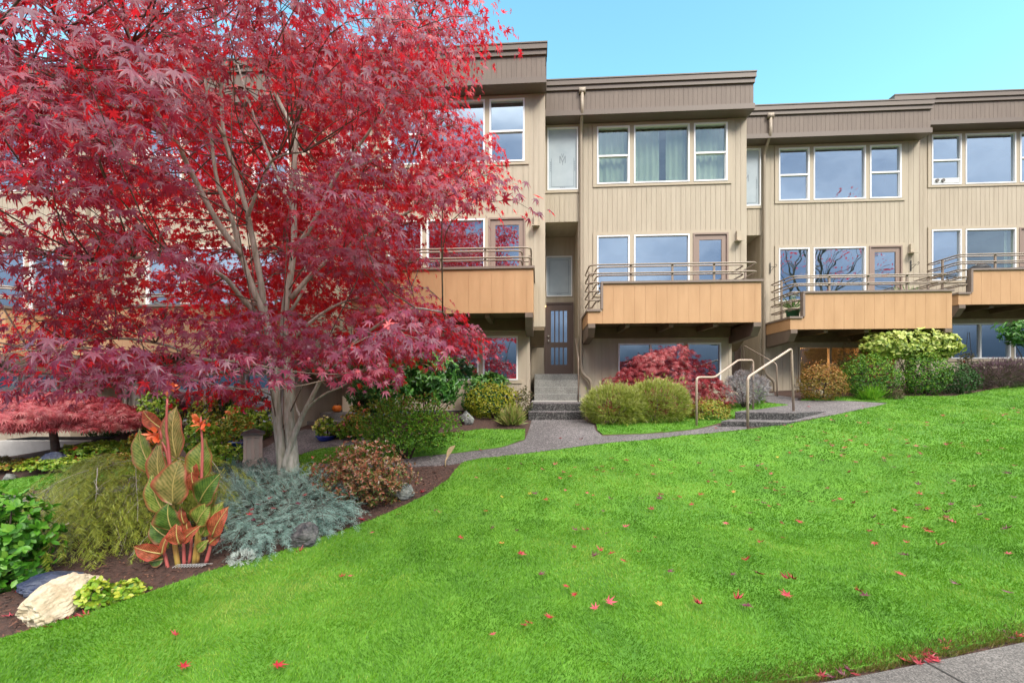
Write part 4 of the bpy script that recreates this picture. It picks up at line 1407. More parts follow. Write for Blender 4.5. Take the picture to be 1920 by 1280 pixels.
# upper bed
shrub('spirea', 'rust tinged rounded spirea at the near end of the upper bed', (1499, 684, 1584, 746), 'rusty', Y=10.5, lump=.22, fr=3.6, seed=15, dens=1.3, group='upper bed shrubs')
shrub('euonymus', 'clipped bright green shrub beside the rusty spirea', (1582, 664, 1680, 744), 'box', Y=10.55, lump=.15, fr=3.6, thick=.4, seed=16, dens=1.2, group='upper bed shrubs')
shrub('euonymus', 'clipped green shrub beneath the pale variegated shrub', (1690, 661, 1776, 744), 'box', Y=10.65, lump=.15, fr=3.6, thick=.4, seed=17, dens=1.2, group='upper bed shrubs')
shrub('yew_shrub', 'low dark green shrub between clipped green shrub and purple heather', (1764, 684, 1830, 744), 'boxdark', Y=10.6, lump=.24, fr=3.6, seed=18, dens=1.3, group='upper bed shrubs')
shrub('purple_heather', 'wide purple grey heather at the lawn crest', (1818, 678, 1945, 742), 'purple', Y=10.9, dk=.5, lump=.2, seed=19, dens=1.5, group='upper bed shrubs')
shrub('variegated_shrub', 'pale yellow variegated shrub spreading flat above two clipped shrubs', (1615, 621, 1800, 742), 'varieg', Y=10.95, dk=.30, lump=.25, seed=20, lift=.9, dens=1.7, fr=3.5, shoot=.05, stems=8, group='upper bed shrubs')
shrub('pieris', 'pieris with pinkish upright tips behind the spirea', (1566, 650, 1616, 744), 'dull', Y=11.4, seed=21, lump=.5, thick=.6, group='upper bed shrubs')
shrub('rhododendron', 'dark rhododendron branch hanging before the uphill window blinds', (1877, 600, 1985, 742), 'rhodo', Y=11.0, dk=.5, seed=22, lump=.4, lift=.95, thick=.6, dens=1.1, group='upper bed shrubs')
shrub('grass_tuft', 'bright green tuft at the foot of the clipped green shrub', (1610, 724, 1656, 748), 'grassy', Y=10.2, seed=23, shape='dome', stems=0, cat='plant', thick=.8, group='upper bed shrubs')
shrub('sage_plant', 'small grey green plant edging the upper bed lawn', (1652, 726, 1692, 748), 'dull', Y=10.3, seed=24, shape='dome', stems=0, cat='plant', group='upper bed shrubs')
shrub('rose_plant', 'thin reddish plant at the foot of the black trellis', (1796, 662, 1830, 742), 'dull', Y=11.7, seed=25, lump=.5, thick=.7, flowers=('red', 3, .02), group='upper bed shrubs')
# front bed
shrub('azalea', 'glossy bright green azalea at the near corner of the bed', (-75, 928, 94, 1120), 'azalea', dk=.7, lump=.42, seed=26, dens=1.25, thick=.7, fr=3.6)
shrub('silver_tuft', 'small round ash white tuft beside the canna', (431, 1034, 477, 1066), 'ash', seed=27, dens=1.4, stems=0, cat='plant', lump=.1)
shrub('strawberry_plant', 'low light green plant against the end of the pale boulder', (143, 1086, 206, 1146), 'lime', seed=28, shape='dome', stems=0, cat='plant', lump=.35, size=.9, dens=1.2)
shrub('strawberry_plant', 'low reddish green plant at the lawn edge past the pale boulder', (196, 1088, 270, 1128), 'lime', seed=29, shape='dome', stems=0, cat='plant', lump=.4, size=.75, dens=1.0)
# flower bed beyond the lower path
def bedplant(i, label, bb, sp, Y, fl=None, nm='flowering_plant', **k):
    return shrub(nm, label, bb, sp, Y=Y, seed=40 + i, flowers=fl, cat='plant', group='flower bed plants', **k)
bedplant(0, 'lime green leafy mound just behind the canna flowers', (345, 788, 412, 890), 'lime', 7.4)
bedplant(1, 'orange flowered mound spilling from the dark blue pot', (402, 776, 476, 830), 'mixed', 7.9, ('orange', 12, .035), lift=.0)
bedplant(2, 'pink geranium above the orange flowered mound', (420, 758, 478, 815), 'lime', 8.5, ('pink', 5, .045))
bedplant(3, 'leafy green plant below the oval plaque', (455, 768, 512, 850), 'lime', 8.6)
bedplant(4, 'lime green mound beside the path light', (380, 836, 462, 885), 'lime', 7.2, ('orange', 3, .03))
bedplant(5, 'green plant with coral spikes in front of the downhill window', (352, 745, 412, 810), 'mixed', 8.7, ('coral', 6, .03))
bedplant(6, 'yellow flowering plant in the bright blue pot', (590, 784, 634, 822), 'lime', 8.4, ('yellow', 8, .035))
bedplant(7, 'pink and red flowering plant beside the blue pot', (626, 792, 690, 842), 'lime', 8.3, ('pink', 7, .04))
bedplant(8, 'coral pink spiky plant behind the loose green shrub', (640, 762, 700, 830), 'mixed', 8.0, ('coral', 9, .03), lump=.5, thick=.7)
bedplant(9, 'low yellow green ground cover under the small weeping maple', (130, 828, 262, 880), 'lime', 7.9, ('red', 5, .03), shape='dome', lump=.4)
bedplant(10, 'low ground cover with yellow leaves along the far lawn', (-10, 862, 130, 900), 'mixed', 7.5, None, shape='dome', lump=.4)
bedplant(15, 'yellow green ground cover spilling along the far lawn edge under the maple', (60, 855, 190, 892), 'lime', 7.3, ('red', 4, .025), shape='dome', lump=.45)
bedplant(16, 'russet and lime ground cover at the end of the far lawn', (180, 850, 275, 878), 'mixed', 7.35, ('red', 4, .025), shape='dome', lump=.45)
bedplant(17, 'pale leafy plant at the picture edge of the far lawn bed', (-60, 855, 40, 892), 'dull', 7.4, None, shape='dome', lump=.45)
bedplant(11, 'orange berried bush beside the canna leaves', (232, 815, 285, 880), 'mixed', 7.8, ('orange', 6, .03))
bedplant(12, 'dark green low bush behind the small weeping maple', (165, 800, 240, 845), 'boxdark', 8.9)
bedplant(13, 'light green bush between the small maple and the window', (262, 735, 335, 830), 'lime', 8.6)
bedplant(14, 'pale mossy clump at the foot of the maple trunk', (553, 868, 600, 890), 'lime', 5.95, None, shape='dome', size=.5, lump=.4)

def pot(label, bb, col, Y):
    X, Y, g, w, h = px_box(bb, Y)
    t = thing('plant_pot', label, 'pot', (X, Y, g))
    m = mat('glaze', col, .2, noise=(5, 3), col2=tuple(c * .6 for c in col))
    MB().lathe([(w * .66, 0), (w * .70, .01), (w * .9, h * .45), (w * .98, h * .8), (w * 1.0, h * .86), (w * 1.08, h * .88), (w * 1.08, h), (w * .95, h), (w * .9, h * .9)], (0, 0, 0), 22).build('body', m, t, smooth=True)
    MB().lathe([(w * .93, h * .90), (w * .93, h * .92)], (0, 0, 0), 18).build('soil', 'soil', t)
    return t
pot('bright blue glazed pot on the path below the pumpkin', (594, 816, 628, 846), (.03, .06, .42), 8.3)
pot('small dark blue pot beside the bright blue one', (622, 820, 636, 840), (.02, .03, .16), 8.45)
pot('wide dark blue pot half hidden by the path light', (432, 826, 470, 852), (.02, .04, .14), 7.6)
# spiky plants on the balcony
M_SPIKE = leafmat('spike_leaf', [(.05, .16, .04), (.14, .28, .08), (.40, .42, .2)])
def spiky(lab, Fr, x, y, z, r, pot_h, potlab=None):
    p = Fr.w(x, y, z)
    if potlab:
        t0 = thing('plant_pot', potlab, 'pot', p)
        MB().lathe([(.11, 0), (.12, .01), (.16, pot_h * .8), (.18, pot_h * .84), (.18, pot_h), (.15, pot_h)], (0, 0, 0), 20).build('body', mat('green_glaze', (.03, .13, .06), .25), t0, smooth=True)
    q = p + Vector((0, 0, pot_h))
    t = thing('spiky_plant', lab, 'plant', q)
    n = 46
    el = RNG.uniform(.15, 1.5, n)
    az = RNG.uniform(0, 6.28, n)
    D = np.stack([np.cos(el) * np.cos(az), np.cos(el) * np.sin(az), np.sin(el)], 1)
    leaf_cloud('leaf', T_NEEDLE, np.zeros((n, 3)), D, rand_dirs(n), RNG.uniform(.7, 1.1, n) * r, M_SPIKE, t, wid=RNG.uniform(.22, .34, n))
spiky('spiky yucca in a green pot at the notched balcony corner', FC, 1.34, -.72, 3.26, .42, .42, 'dark green glazed pot on the balcony behind the curved rails')
spiky('spiky pale plant rising over the orange panel near the next balcony', FC, 4.25, -.75, 3.26, .55, .55)

# ------------------------------------------------------------------ dwarf weeping maples
M_LACE = leafmat('lace_leaf', [(.10, .012, .018), (.24, .018, .03), (.36, .04, .05), (.38, .12, .12)], back=(.35, .02, .03), transl=.3, rough=.4)
M_LACE2 = leafmat('lace_leaf_bright', [(.17, .014, .025), (.34, .03, .045), (.46, .07, .08), (.46, .17, .15)], back=(.42, .02, .04), transl=.3, rough=.4)
def lace_maple(label, bb, Y, m, dk, under, n, seed, leaf=.085, trunk_px=None):
    X, Y, g, w, h = px_box(bb, Y)
    t = thing('weeping_maple', label, 'tree', (X, Y, g))
    d = rand_dirs(n * 3)
    d = d[d[:, 2] > -.32][:n]
    s = np.array([1.3 * mnoise.noise((a * 1.7 + seed, b * 1.7, c * 1.7)) + .8 * mnoise.noise((a * 4 + seed, b * 4, c * 4)) + .4 * mnoise.noise((a * 9 + seed, b * 9, c * 9)) for a, b, c in d])
    r = (1 + .22 * s) * (1 - .36 * RNG.random(len(d)) ** 1.6)
    P = d * r[:, None] * np.array([w, w * dk, h - under])
    hr = np.sqrt(np.maximum(1e-4, 1 - d[:, 2] ** 2))
    P[:, :2] *= np.where(d[:, 2] < 0, 1 / np.maximum(hr, .6), 1)[:, None]
    P[:, 2] += under
    P[:, 2] -= .18 * (h - under) * (d[:, 0] ** 2 + d[:, 1] ** 2)
    P[:, 2] = np.maximum(P[:, 2], .04)
    O = unit3(d * np.array([1, 1, .8]))
    D = unit3(O * np.array([1, 1, .2]) + np.array([0, 0, -.75]) + RNG.normal(0, .35, (len(d), 3)))
    N = unit3(O + np.array([0, 0, .6]) + RNG.normal(0, .3, (len(d), 3)))
    rnd = np.clip(.48 + .25 * s + RNG.normal(0, .2, len(d)), 0, 1)
    leaf_cloud('crown', T_THREAD, P, D, N, RNG.uniform(.7, 1.2, len(d)) * leaf, m, t, rnd=rnd)
    tb = MB()
    sx, sy = trunk_px if trunk_px else (0, 0)
    tb.tube(catmull([(sx, sy, -.08), (sx + .02, sy, .18), (sx - .05, sy, under * .8), (sx * .6 - .02, sy, under + .12)], 5), [.075 - .03 * i / 15 for i in range(16)], 9)
    for i in range(9):
        q = P[RNG.integers(len(P))]
        tb.tube([(sx - .03, sy, under * .8), (sx * .5 + q[0] * .45, q[1] * .45, under + (q[2] - under) * .6 + .05), Vector(q)], [.03, .018, .006], 6)
    tb.build('trunk', 'stemdark' if under < .2 else 'twig', t, smooth=True)
    return t
lace_maple('burgundy lace leaf maple mound beneath the notched orange balcony', (1113, 652, 1370, 760), 10.0, M_LACE, .42, .14, 5200, 3, .115)
lace_maple('bright pinkish red weeping maple on a short dark trunk by the low wall', (-75, 738, 256, 850), 8.0, M_LACE2, .62, .76, 8000, 8, .115, (.22, -.1))

# low wall, slab and mat by the far steps
t = thing('low_wall', 'low pale concrete wall behind the small weeping maple', 'wall', (0, 0, 0))
MB().box(-10.9, -7.2, 9.05, 9.25, -.1, .46).build('body', 'foundation', t, bevel=.01)
MB().box(-9.0, -7.4, 8.75, 9.045, -.1, .38).build('step', 'concrete', t, bevel=.01)
pm = thing('door_mat', 'flat dark mat lying in front of the low pale wall', 'mat', (-8.9, 8.45, 0))
zz = max(g1(-9.7, 8.2), g1(-8.1, 8.6), g1(-8.9, 8.4)) + .03
MB().box(-.85, .85, -.22, .22, zz, zz + .015).build('rubber', mat('mat_rubber', (.02, .025, .035), .7), pm)

# ------------------------------------------------------------------ sprawling conifers
def sprays(name, label, base, starts, dirs, lens, droop, m, per, nl, nw, twigm=None, bare=0.0, side=.75, cat='shrub', twr=.006, tev=6):
    """arching shoots clothed in short needles; some shoots stay bare"""
    t = thing(name, label, cat, base)
    PP, DD, NN, SS, RR = [], [], [], [], []
    tw = MB()
    for i in range(len(starts)):
        s, d, L = np.array(starts[i]), np.array(dirs[i]), lens[i]
        k = 7
        pts = []
        for j in range(k):
            u = j / (k - 1)
            pts.append(s + d * L * u + np.array([0, 0, -droop * L * u * u]) + np.array([mnoise.noise((i * 3.1, u * 2, 1)), mnoise.noise((i * 3.1, u * 2, 5)), 0]) * L * .10 * u)
        isb = RNG.random() < bare
        if isb or i % tev == 0:
            tw.tube(pts, [twr * (1.2 - .9 * j / (k - 1)) for j in range(k)], 4)
        if isb:
            for _ in range(3):
                j = RNG.integers(2, k - 1)
                tw.tube([pts[j], pts[j] + (unit3(RNG.normal(size=(1, 3)))[0] + d) * L * .16, pts[j] + (unit3(RNG.normal(size=(1, 3)))[0] + d * 1.6) * L * .3], [twr * .6, twr * .45, twr * .2], 4)
            continue
        u = RNG.random(per) ** .8
        idx = np.clip((u * (k - 1)).astype(int), 0, k - 2)
        fr = u * (k - 1) - idx
        pa = np.array(pts)
        p = pa[idx] * (1 - fr[:, None]) + pa[idx + 1] * fr[:, None]
        tg = unit3(pa[idx + 1] - pa[idx])
        sd = unit3(np.cross(tg, np.array([0, 0, 1.0])) + 1e-6)
        sg = np.where(RNG.random(per) < .5, -1, 1)[:, None]
        D = unit3(tg + sd * sg * side + RNG.normal(0, .22, (per, 3)))
        PP.append(p + RNG.normal(0, .006, (per, 3)))
        DD.append(D)
        NN.append(np.array([0, -.2, 1.0]) + RNG.normal(0, .3, (per, 3)))
        SS.append(RNG.uniform(.6, 1.2, per) * nl * (1.15 - .5 * u))
        RR.append(np.clip(RNG.normal(.35 + .3 * u, .17), 0, 1))
    leaf_cloud('foliage', T_NEEDLE, np.concatenate(PP), np.concatenate(DD), np.concatenate(NN), np.concatenate(SS), m, t, rnd=np.concatenate(RR), wid=np.concatenate(SS) * nw)
    if tw.v:
        tw.build('twig', twigm or 'dead', t)
    return t
M_JUN = leafmat('juniper_needle', [(.06, .15, .12), (.15, .28, .24), (.27, .41, .37), (.43, .54, .50)], transl=.12)
M_JUND = leafmat('juniper_needle_deep', [(.02, .07, .06), (.05, .14, .11), (.11, .22, .19)], transl=.12)
M_HEM = leafmat('hemlock_needle', [(.08, .125, .012), (.18, .24, .02), (.31, .35, .04), (.42, .44, .08)], transl=.25)
def juniper(label, poly, m, n, hgt, seed, out):
    pl = gpoly(poly)
    xs, ys = [p.x for p in pl], [p.y for p in pl]
    c = np.array([np.mean(xs), np.mean(ys)])
    st, di, le = [], [], []
    while len(st) < n:
        x, y = RNG.uniform(min(xs), max(xs)), RNG.uniform(min(ys), max(ys))
        if not inpoly(np.array([x]), np.array([y]), pl)[0]:
            continue
        g = g1(x, y)
        rel = np.array([x, y]) - c
        dd = rel / (np.linalg.norm(rel) + .25) * out + np.array([.25, -.35]) + RNG.normal(0, .35, 2)
        st.append(np.array([x, y, g + RNG.uniform(.02, hgt)]) - np.array([c[0], c[1], g1(*c)]))
        di.append(unit3(np.array([[dd[0], dd[1], RNG.uniform(.1, .65)]]))[0])
        le.append(RNG.uniform(.16, .36))
    return sprays('juniper', label, (c[0], c[1], g1(*c)), st, di, le, .35, m, 60, .050, .34, twigm='stemdark')
juniper('wide silvery blue creeping juniper spread below the maple trunk', [(418, 935), (470, 915), (600, 918), (640, 950), (655, 985), (620, 1000), (560, 1010), (500, 1045), (440, 1030), (415, 990)], M_JUN, 1300, .20, 1, .8)
juniper('darker teal creeping juniper in front of the path light', [(400, 915), (425, 890), (540, 892), (530, 915), (430, 925)], M_JUND, 420, .16, 2, .5)
# arching hemlock behind the canna
hb = gp(186, 1035)
st, di, le = [], [], []
for i in range(105):
    lay = RNG.random()
    a = RNG.uniform(0, 6.283)
    r = RNG.uniform(0, .42)
    p0 = np.array((r * math.cos(a) * 1.05, r * math.sin(a) * .5, .28 + .62 * lay * (1 - .4 * r)))
    a2 = a + RNG.normal(0, .45)
    d0 = unit3(np.array([[math.cos(a2) * 1.0, math.sin(a2) * .8 - .25, RNG.uniform(.0, .35)]]))[0]
    L = RNG.uniform(.45, .8)
    st.append(p0); di.append(d0); le.append(L)
    sd = np.cross(d0, (0, 0, 1.0)); sd /= np.linalg.norm(sd)
    for k in range(11):
        u = .12 + .85 * k / 10
        pp = p0 + d0 * L * u + np.array([0, 0, -.75 * L * u * u])
        dd = unit3(np.array([d0 * .8 + sd * (1 if k % 2 else -1) * .9 + np.array([0, 0, -.35 - .5 * u]) + RNG.normal(0, .15, 3)]))[0]
        st.append(pp); di.append(dd); le.append(RNG.uniform(.13, .26) * (1.25 - .5 * u))
sprays('weeping_hemlock', 'olive green arching hemlock with bare grey twigs beside the canna', (hb.x, hb.y + .42, hb.z), st, di, le, .75, M_HEM, 62, .058, .50, bare=.025, side=.9, twr=.0035, tev=20)

# ------------------------------------------------------------------ canna
def stripes(name, c1, c2, edge):
    m = bpy.data.materials.new(name)
    m.use_nodes = True
    nt = m.node_tree
    b = nt.nodes['Principled BSDF']
    b.inputs['Roughness'].default_value = .38
    a = nt.nodes.new('ShaderNodeAttribute')
    a.attribute_name = 'vein'
    w = nt.nodes.new('ShaderNodeMath')
    w.operation = 'MULTIPLY'
    w.inputs[1].default_value = 75
    nt.links.new(a.outputs['Fac'], w.inputs[0])
    s = nt.nodes.new('ShaderNodeMath')
    s.operation = 'SINE'
    nt.links.new(w.outputs[0], s.inputs[0])
    n = nt.nodes.new('ShaderNodeTexNoise')
    n.inputs['Scale'].default_value = 9
    ad = nt.nodes.new('ShaderNodeMath')
    ad.operation = 'MULTIPLY_ADD'
    ad.inputs[1].default_value = .14
    nt.links.new(s.outputs[0], ad.inputs[0])
    nt.links.new(n.outputs['Fac'], ad.inputs[2])
    r = nt.nodes.new('ShaderNodeValToRGB')
    r.color_ramp.elements[0].position = .25
    r.color_ramp.elements[0].color = (*c1, 1)
    r.color_ramp.elements[1].position = .75
    r.color_ramp.elements[1].color = (*c2, 1)
    nt.links.new(ad.outputs[0], r.inputs[0])
    e = nt.nodes.new('ShaderNodeAttribute')
    e.attribute_name = 'edge'
    mp = nt.nodes.new('ShaderNodeMapRange')
    mp.inputs['From Min'].default_value = .72
    mp.inputs['From Max'].default_value = 1.0
    nt.links.new(e.outputs['Fac'], mp.inputs['Value'])
    x = nt.nodes.new('ShaderNodeMix')
    x.data_type = 'RGBA'
    x.inputs['B'].default_value = (*edge, 1)
    nt.links.new(mp.outputs[0], x.inputs['Factor'])
    nt.links.new(r.outputs[0], x.inputs['A'])
    nt.links.new(x.outputs['Result'], b.inputs['Base Color'])
    tr = nt.nodes.new('ShaderNodeBsdfTranslucent')
    nt.links.new(x.outputs['Result'], tr.inputs['Color'])
    ms = nt.nodes.new('ShaderNodeMixShader')
    ms.inputs[0].default_value = .3
    nt.links.new(b.outputs[0], ms.inputs[1])
    nt.links.new(tr.outputs[0], ms.inputs[2])
    nt.links.new(ms.outputs[0], nt.nodes['Material Output'].inputs['Surface'])
    return m
CM = {'g': stripes('canna_green', (.08, .16, .02), (.30, .34, .07), (.30, .10, .04)), 'o': stripes('canna_olive', (.12, .14, .03), (.36, .28, .10), (.40, .07, .05)),
      'r': stripes('canna_red', (.16, .045, .02), (.50, .13, .06), (.45, .06, .04)), 'd': stripes('canna_deep', (.03, .085, .015), (.12, .20, .03), (.25, .08, .04))}
cb = gp(342, 1062)
CB = Vector((cb.x, cb.y, g1(cb.x, cb.y)))
ct = thing('canna', 'tall striped canna lily with coral orange flowers in the front bed', 'flower', CB)
def cpx(x, y, dy=0.0):
    """crop coordinates of the plant -> world point near its own plane"""
    return P3(230 + x / 3.2, 700 + y / 3.2, CB.y + dy)
def bigleaf(a, b, w, key, dy0, dy1, bow=.10, fold=.22, yaw=0.0):
    A, B = cpx(*a, dy0), cpx(*b, dy1)
    L = (B - A).length
    ax = (B - A).normalized()
    wd = w * 1.28 / 3.2 / F * CB.y / 2
    view = Vector((yaw, -1, .15)).normalized()
    sd = ax.cross(view).normalized()
    nn = sd.cross(ax).normalized()
    if nn.y > 0:
        nn = -nn
    n, k = 14, 9
    vs, vein, edge, fs = [], [], [], []
    for i in range(n + 1):
        u = i / n
        pr = (math.sin(math.pi * min(1, u * 1.02) ** .85) ** .75) * (1 - .25 * u)
        pr = max(pr, .03 if i < n else 0.0)
        c = A + ax * L * u + nn * (bow * L * math.sin(math.pi * u * .9)) - nn * bow * L * .9 * u * u
        for j in range(k):
            q = -1 + 2 * j / (k - 1)
            rip = .035 * math.sin(u * 15 + q * 2 + a[0]) * abs(q) * wd * 2
            vs.append(c + sd * q * wd * pr - nn * (abs(q) ** 1.4 * -fold * wd * pr) + nn * rip)
            vein.append(u * .9 - .42 * abs(q) * pr)
            edge.append(abs(q))
    for i in range(n):
        for j in range(k - 1):
            fs.append((i * k + j, i * k + j + 1, (i + 1) * k + j + 1, (i + 1) * k + j))
    mb = MB().add(vs, fs)
    o = mb.build('leaf', CM[key], ct, o=CB, smooth=True)
    for nm, dat in (('vein', vein), ('edge', edge)):
        at = o.data.attributes.new(nm, 'FLOAT', 'POINT')
        at.data.foreach_set('value', dat)
    mr = MB().tube([A + nn * .002 + ax * L * u + nn * (bow * L * math.sin(math.pi * u * .9) - bow * L * .9 * u * u) for u in [i / 8 for i in range(9)]], [.006 * (1.1 - i / 8) + .0008 for i in range(9)], 5)
    mr.build('midrib', leaf_rib, o, o=CB, smooth=True)
leaf_rib = mat('canna_midrib', (.38, .30, .10), .5)
for L in [((200, 605), (85, 328), 118, 'g', .05, .10), ((325, 510), (310, 188), 140, 'o', .03, .08), ((240, 335), (114, 220), 80, 'r', .06, .08), ((240, 680), (212, 405), 110, 'o', 0, -.02),
          ((305, 785), (340, 508), 190, 'o', -.08, -.10), ((258, 845), (162, 598), 108, 'g', -.03, -.05), ((478, 630), (482, 388), 150, 'g', .05, .10), ((462, 775), (578, 600), 140, 'd', -.03, -.08),
          ((445, 905), (528, 772), 110, 'g', -.05, -.08), ((475, 975), (602, 765), 110, 'g', -.02, .02), ((538, 975), (630, 798), 92, 'r', -.05, -.06), ((300, 940), (268, 775), 145, 'd', -.10, -.14),
          ((295, 995), (158, 895), 110, 'd', .02, .02), ((342, 1025), (322, 897), 98, 'r', -.12, -.14), ((355, 1010), (462, 912), 58, 'r', -.12, -.15), ((238, 1080), (60, 1040), 88, 'r', -.05, -.12),
          ((245, 1110), (152, 1132), 70, 'd', .0, -.02), ((452, 1065), (512, 998), 56, 'g', -.05, -.05), ((238, 1085), (278, 950), 42, 'r', -.06, -.06), ((432, 640), (418, 515), 80, 'r', .04, .05),
          ((440, 700), (410, 585), 80, 'r', .02, .02), ((370, 900), (350, 800), 60, 'r', .0, .0), ((480, 830), (565, 700), 90, 'g', .05, .06), ((400, 960), (380, 870), 60, 'r', .02, .02), ((520, 1020), (590, 960), 60, 'r', -.02, 0)]:
    bigleaf(*L)
stm = mat('canna_stem', (.30, .27, .05), .45, noise=(6, 3), col2=(.40, .16, .06))
str_ = mat('canna_stem_red', (.42, .10, .09), .45)
def cstem(pts, r0, r1, m):
    P = catmull([tuple(cpx(*p)) for p in pts], 4)
    MB().tube(P, [r0 + (r1 - r0) * i / (len(P) - 1) for i in range(len(P))], 9).build('stem', m, ct, o=CB, smooth=True)
cstem([(335, 1165), (310, 1000), (300, 790), (285, 580)], .021, .013, stm)
cstem([(430, 1140), (450, 950), (468, 700)], .020, .013, stm)
cstem([(285, 590), (275, 440), (262, 330), (268, 150)], .013, .008, str_)
cstem([(468, 710), (476, 560), (478, 420), (470, 320)], .013, .007, str_)
cstem([(285, 580), (265, 480), (238, 410), (215, 380)], .012, .007, str_)
cstem([(370, 1150), (366, 1030), (362, 960)], .014, .010, str_)
cstem([(500, 1135), (525, 1040), (546, 960)], .016, .010, str_)
cstem([(275, 1185), (255, 1090), (240, 1050)], .014, .009, str_)
cstem([(450, 1130), (460, 1020), (470, 950)], .014, .010, stm)
cstem([(400, 1140), (412, 1010), (405, 930)], .012, .009, str_)
cstem([(288, 1250), (292, 1190)], .011, .003, str_)
cstem([(330, 1200), (312, 1160)], .009, .003, str_)
M_CF = leafmat('canna_petal', [(.80, .11, .03), (.88, .20, .07), (.92, .34, .18)], transl=.3)
def cflower(c, n, size, drop):
    ctr = cpx(*c)
    PP, DD = [], []
    for i in range(n):
        PP.append(np.array(ctr) + RNG.normal(0, .016, 3))
        DD.append(unit3((RNG.normal(size=(1, 3)) + np.array([0, -.4, drop])))[0])
    leaf_cloud('flower', T_OVAL, PP, DD, rand_dirs(n), RNG.uniform(.7, 1.1, n) * size, M_CF, ct, o=CB, wid=RNG.uniform(.6, .9, n) * size)
cflower((290, 85), 14, .07, .8)
cflower((195, 365), 20, .085, -.1)
cflower((440, 280), 10, .085, .5)
cflower((492, 300), 9, .07, .2)
# buds beside the flowers
for x0, y0, x1, y1 in ((268, 150, 262, 60), (275, 140, 250, 110), (470, 320, 470, 255), (475, 330, 500, 285), (238, 410, 225, 340)):
    A, B = cpx(x0, y0), cpx(x1, y1)
    MB().tube([A, A.lerp(B, .5), B], [.006, .011, .002], 7).build('bud', str_, ct, o=CB, smooth=True)
# white wire edging at its foot
a, b = cpx(330, 1180, -.03), cpx(500, 1130, -.03)
wt_ = thing('wire_edging', 'short curved white wire edging in the mulch at the foot of the canna', 'edging', a)
e = MB()
for i in range(11):
    p = a.lerp(b, i / 10)
    p.z = g1(p.x, p.y) + .015
    e.tube([p + Vector((-.03, -.02, 0)), p + Vector((0, 0, .02)), p + Vector((.035, .03, .008))], .0025, 5)
e.tube([Vector((p.x, p.y, g1(p.x, p.y) + .022)) for p in [a.lerp(b, i / 10) for i in range(11)]], .0025, 5)
e.build('wire', mat('white_wire', (.34, .34, .33), .5), wt_, o=a)

# ------------------------------------------------------------------ the red maple
TB = Vector(((535 - 960) / F * 5.5, 5.5, 0))
TB.z = g1(TB.x, TB.y)
mt = thing('japanese_maple', 'large red Japanese maple with pale grey forking stems in the mulch bed', 'tree', TB)
LIMBS = [  # pixel path, depth at start and end, radius at start and end
    ([(538, 918), (528, 850), (520, 780), (515, 710), (508, 650), (495, 590), (480, 555), (452, 478), (436, 414), (408, 343), (394, 240), (385, 150)], 5.50, 5.0, .085, .016),
    ([(545, 918), (548, 850), (542, 780), (541, 710), (535, 650), (532, 612), (536, 568), (544, 522), (551, 456), (551, 334), (553, 250), (541, 226), (516, 175), (488, 109), (452, 0), (440, -80)], 5.46, 5.6, .088, .014),
    ([(520, 720), (505, 630), (494, 570), (488, 522), (470, 430), (464, 400), (441, 320), (420, 255), (415, 180), (413, 120), (400, 0), (395, -120)], 5.45, 4.9, .06, .012),
    ([(464, 405), (470, 390), (481, 362), (506, 306), (535, 290), (570, 285)], 5.1, 4.8, .03, .010),
    ([(549, 470), (581, 428), (614, 362), (637, 320), (690, 250), (745, 160), (800, 60)], 5.5, 5.4, .04, .010),
    ([(532, 880), (545, 835), (560, 795), (577, 760), (600, 715), (622, 680), (680, 630), (760, 580), (830, 585)], 5.42, 5.2, .052, .012),
    ([(572, 770), (590, 752), (615, 735), (642, 724), (670, 700), (700, 690)], 5.38, 4.9, .022, .008),
    ([(566, 785), (556, 765), (550, 740), (551, 700)], 5.41, 5.6, .02, .010),
    ([(495, 600), (457, 563), (422, 521), (380, 503), (300, 480), (200, 490), (90, 480)], 5.45, 3.9, .045, .010),
    ([(452, 478), (410, 420), (359, 324), (324, 258), (273, 230), (234, 203), (176, 129), (120, 60)], 5.2, 3.6, .045, .010),
    ([(312, 245), (290, 200), (270, 156), (250, 98), (234, 35), (215, -30)], 4.4, 3.9, .026, .008),
    ([(324, 262), (240, 215), (145, 168), (59, 117), (-40, 90)], 4.5, 3.0, .028, .008),
    ([(505, 660), (450, 675), (375, 672), (312, 647), (219, 634), (100, 645), (0, 650)], 5.5, 4.2, .035, .009),
    ([(540, 700), (480, 690), (400, 700), (330, 720), (250, 715)], 5.5, 6.3, .025, .008),
    ([(551, 400), (520, 330), (470, 200), (430, 60), (410, -60)], 5.6, 6.8, .03, .009),
    ([(545, 560), (600, 500), (690, 440), (780, 390), (860, 350), (930, 320)], 5.5, 6.1, .04, .009),
    ([(541, 640), (600, 590), (660, 560), (740, 540), (800, 540)], 5.45, 6.2, .03, .008),
    ([(637, 320), (700, 300), (770, 260), (840, 220)], 5.4, 6.2, .02, .007),
    ([(532, 600), (560, 560), (575, 520), (560, 480), (530, 470)], 5.6, 6.6, .03, .009),
    ([(420, 255), (340, 120), (300, 20), (280, -90)], 5.0, 5.4, .022, .007),
]
NODES = []
tb = MB()
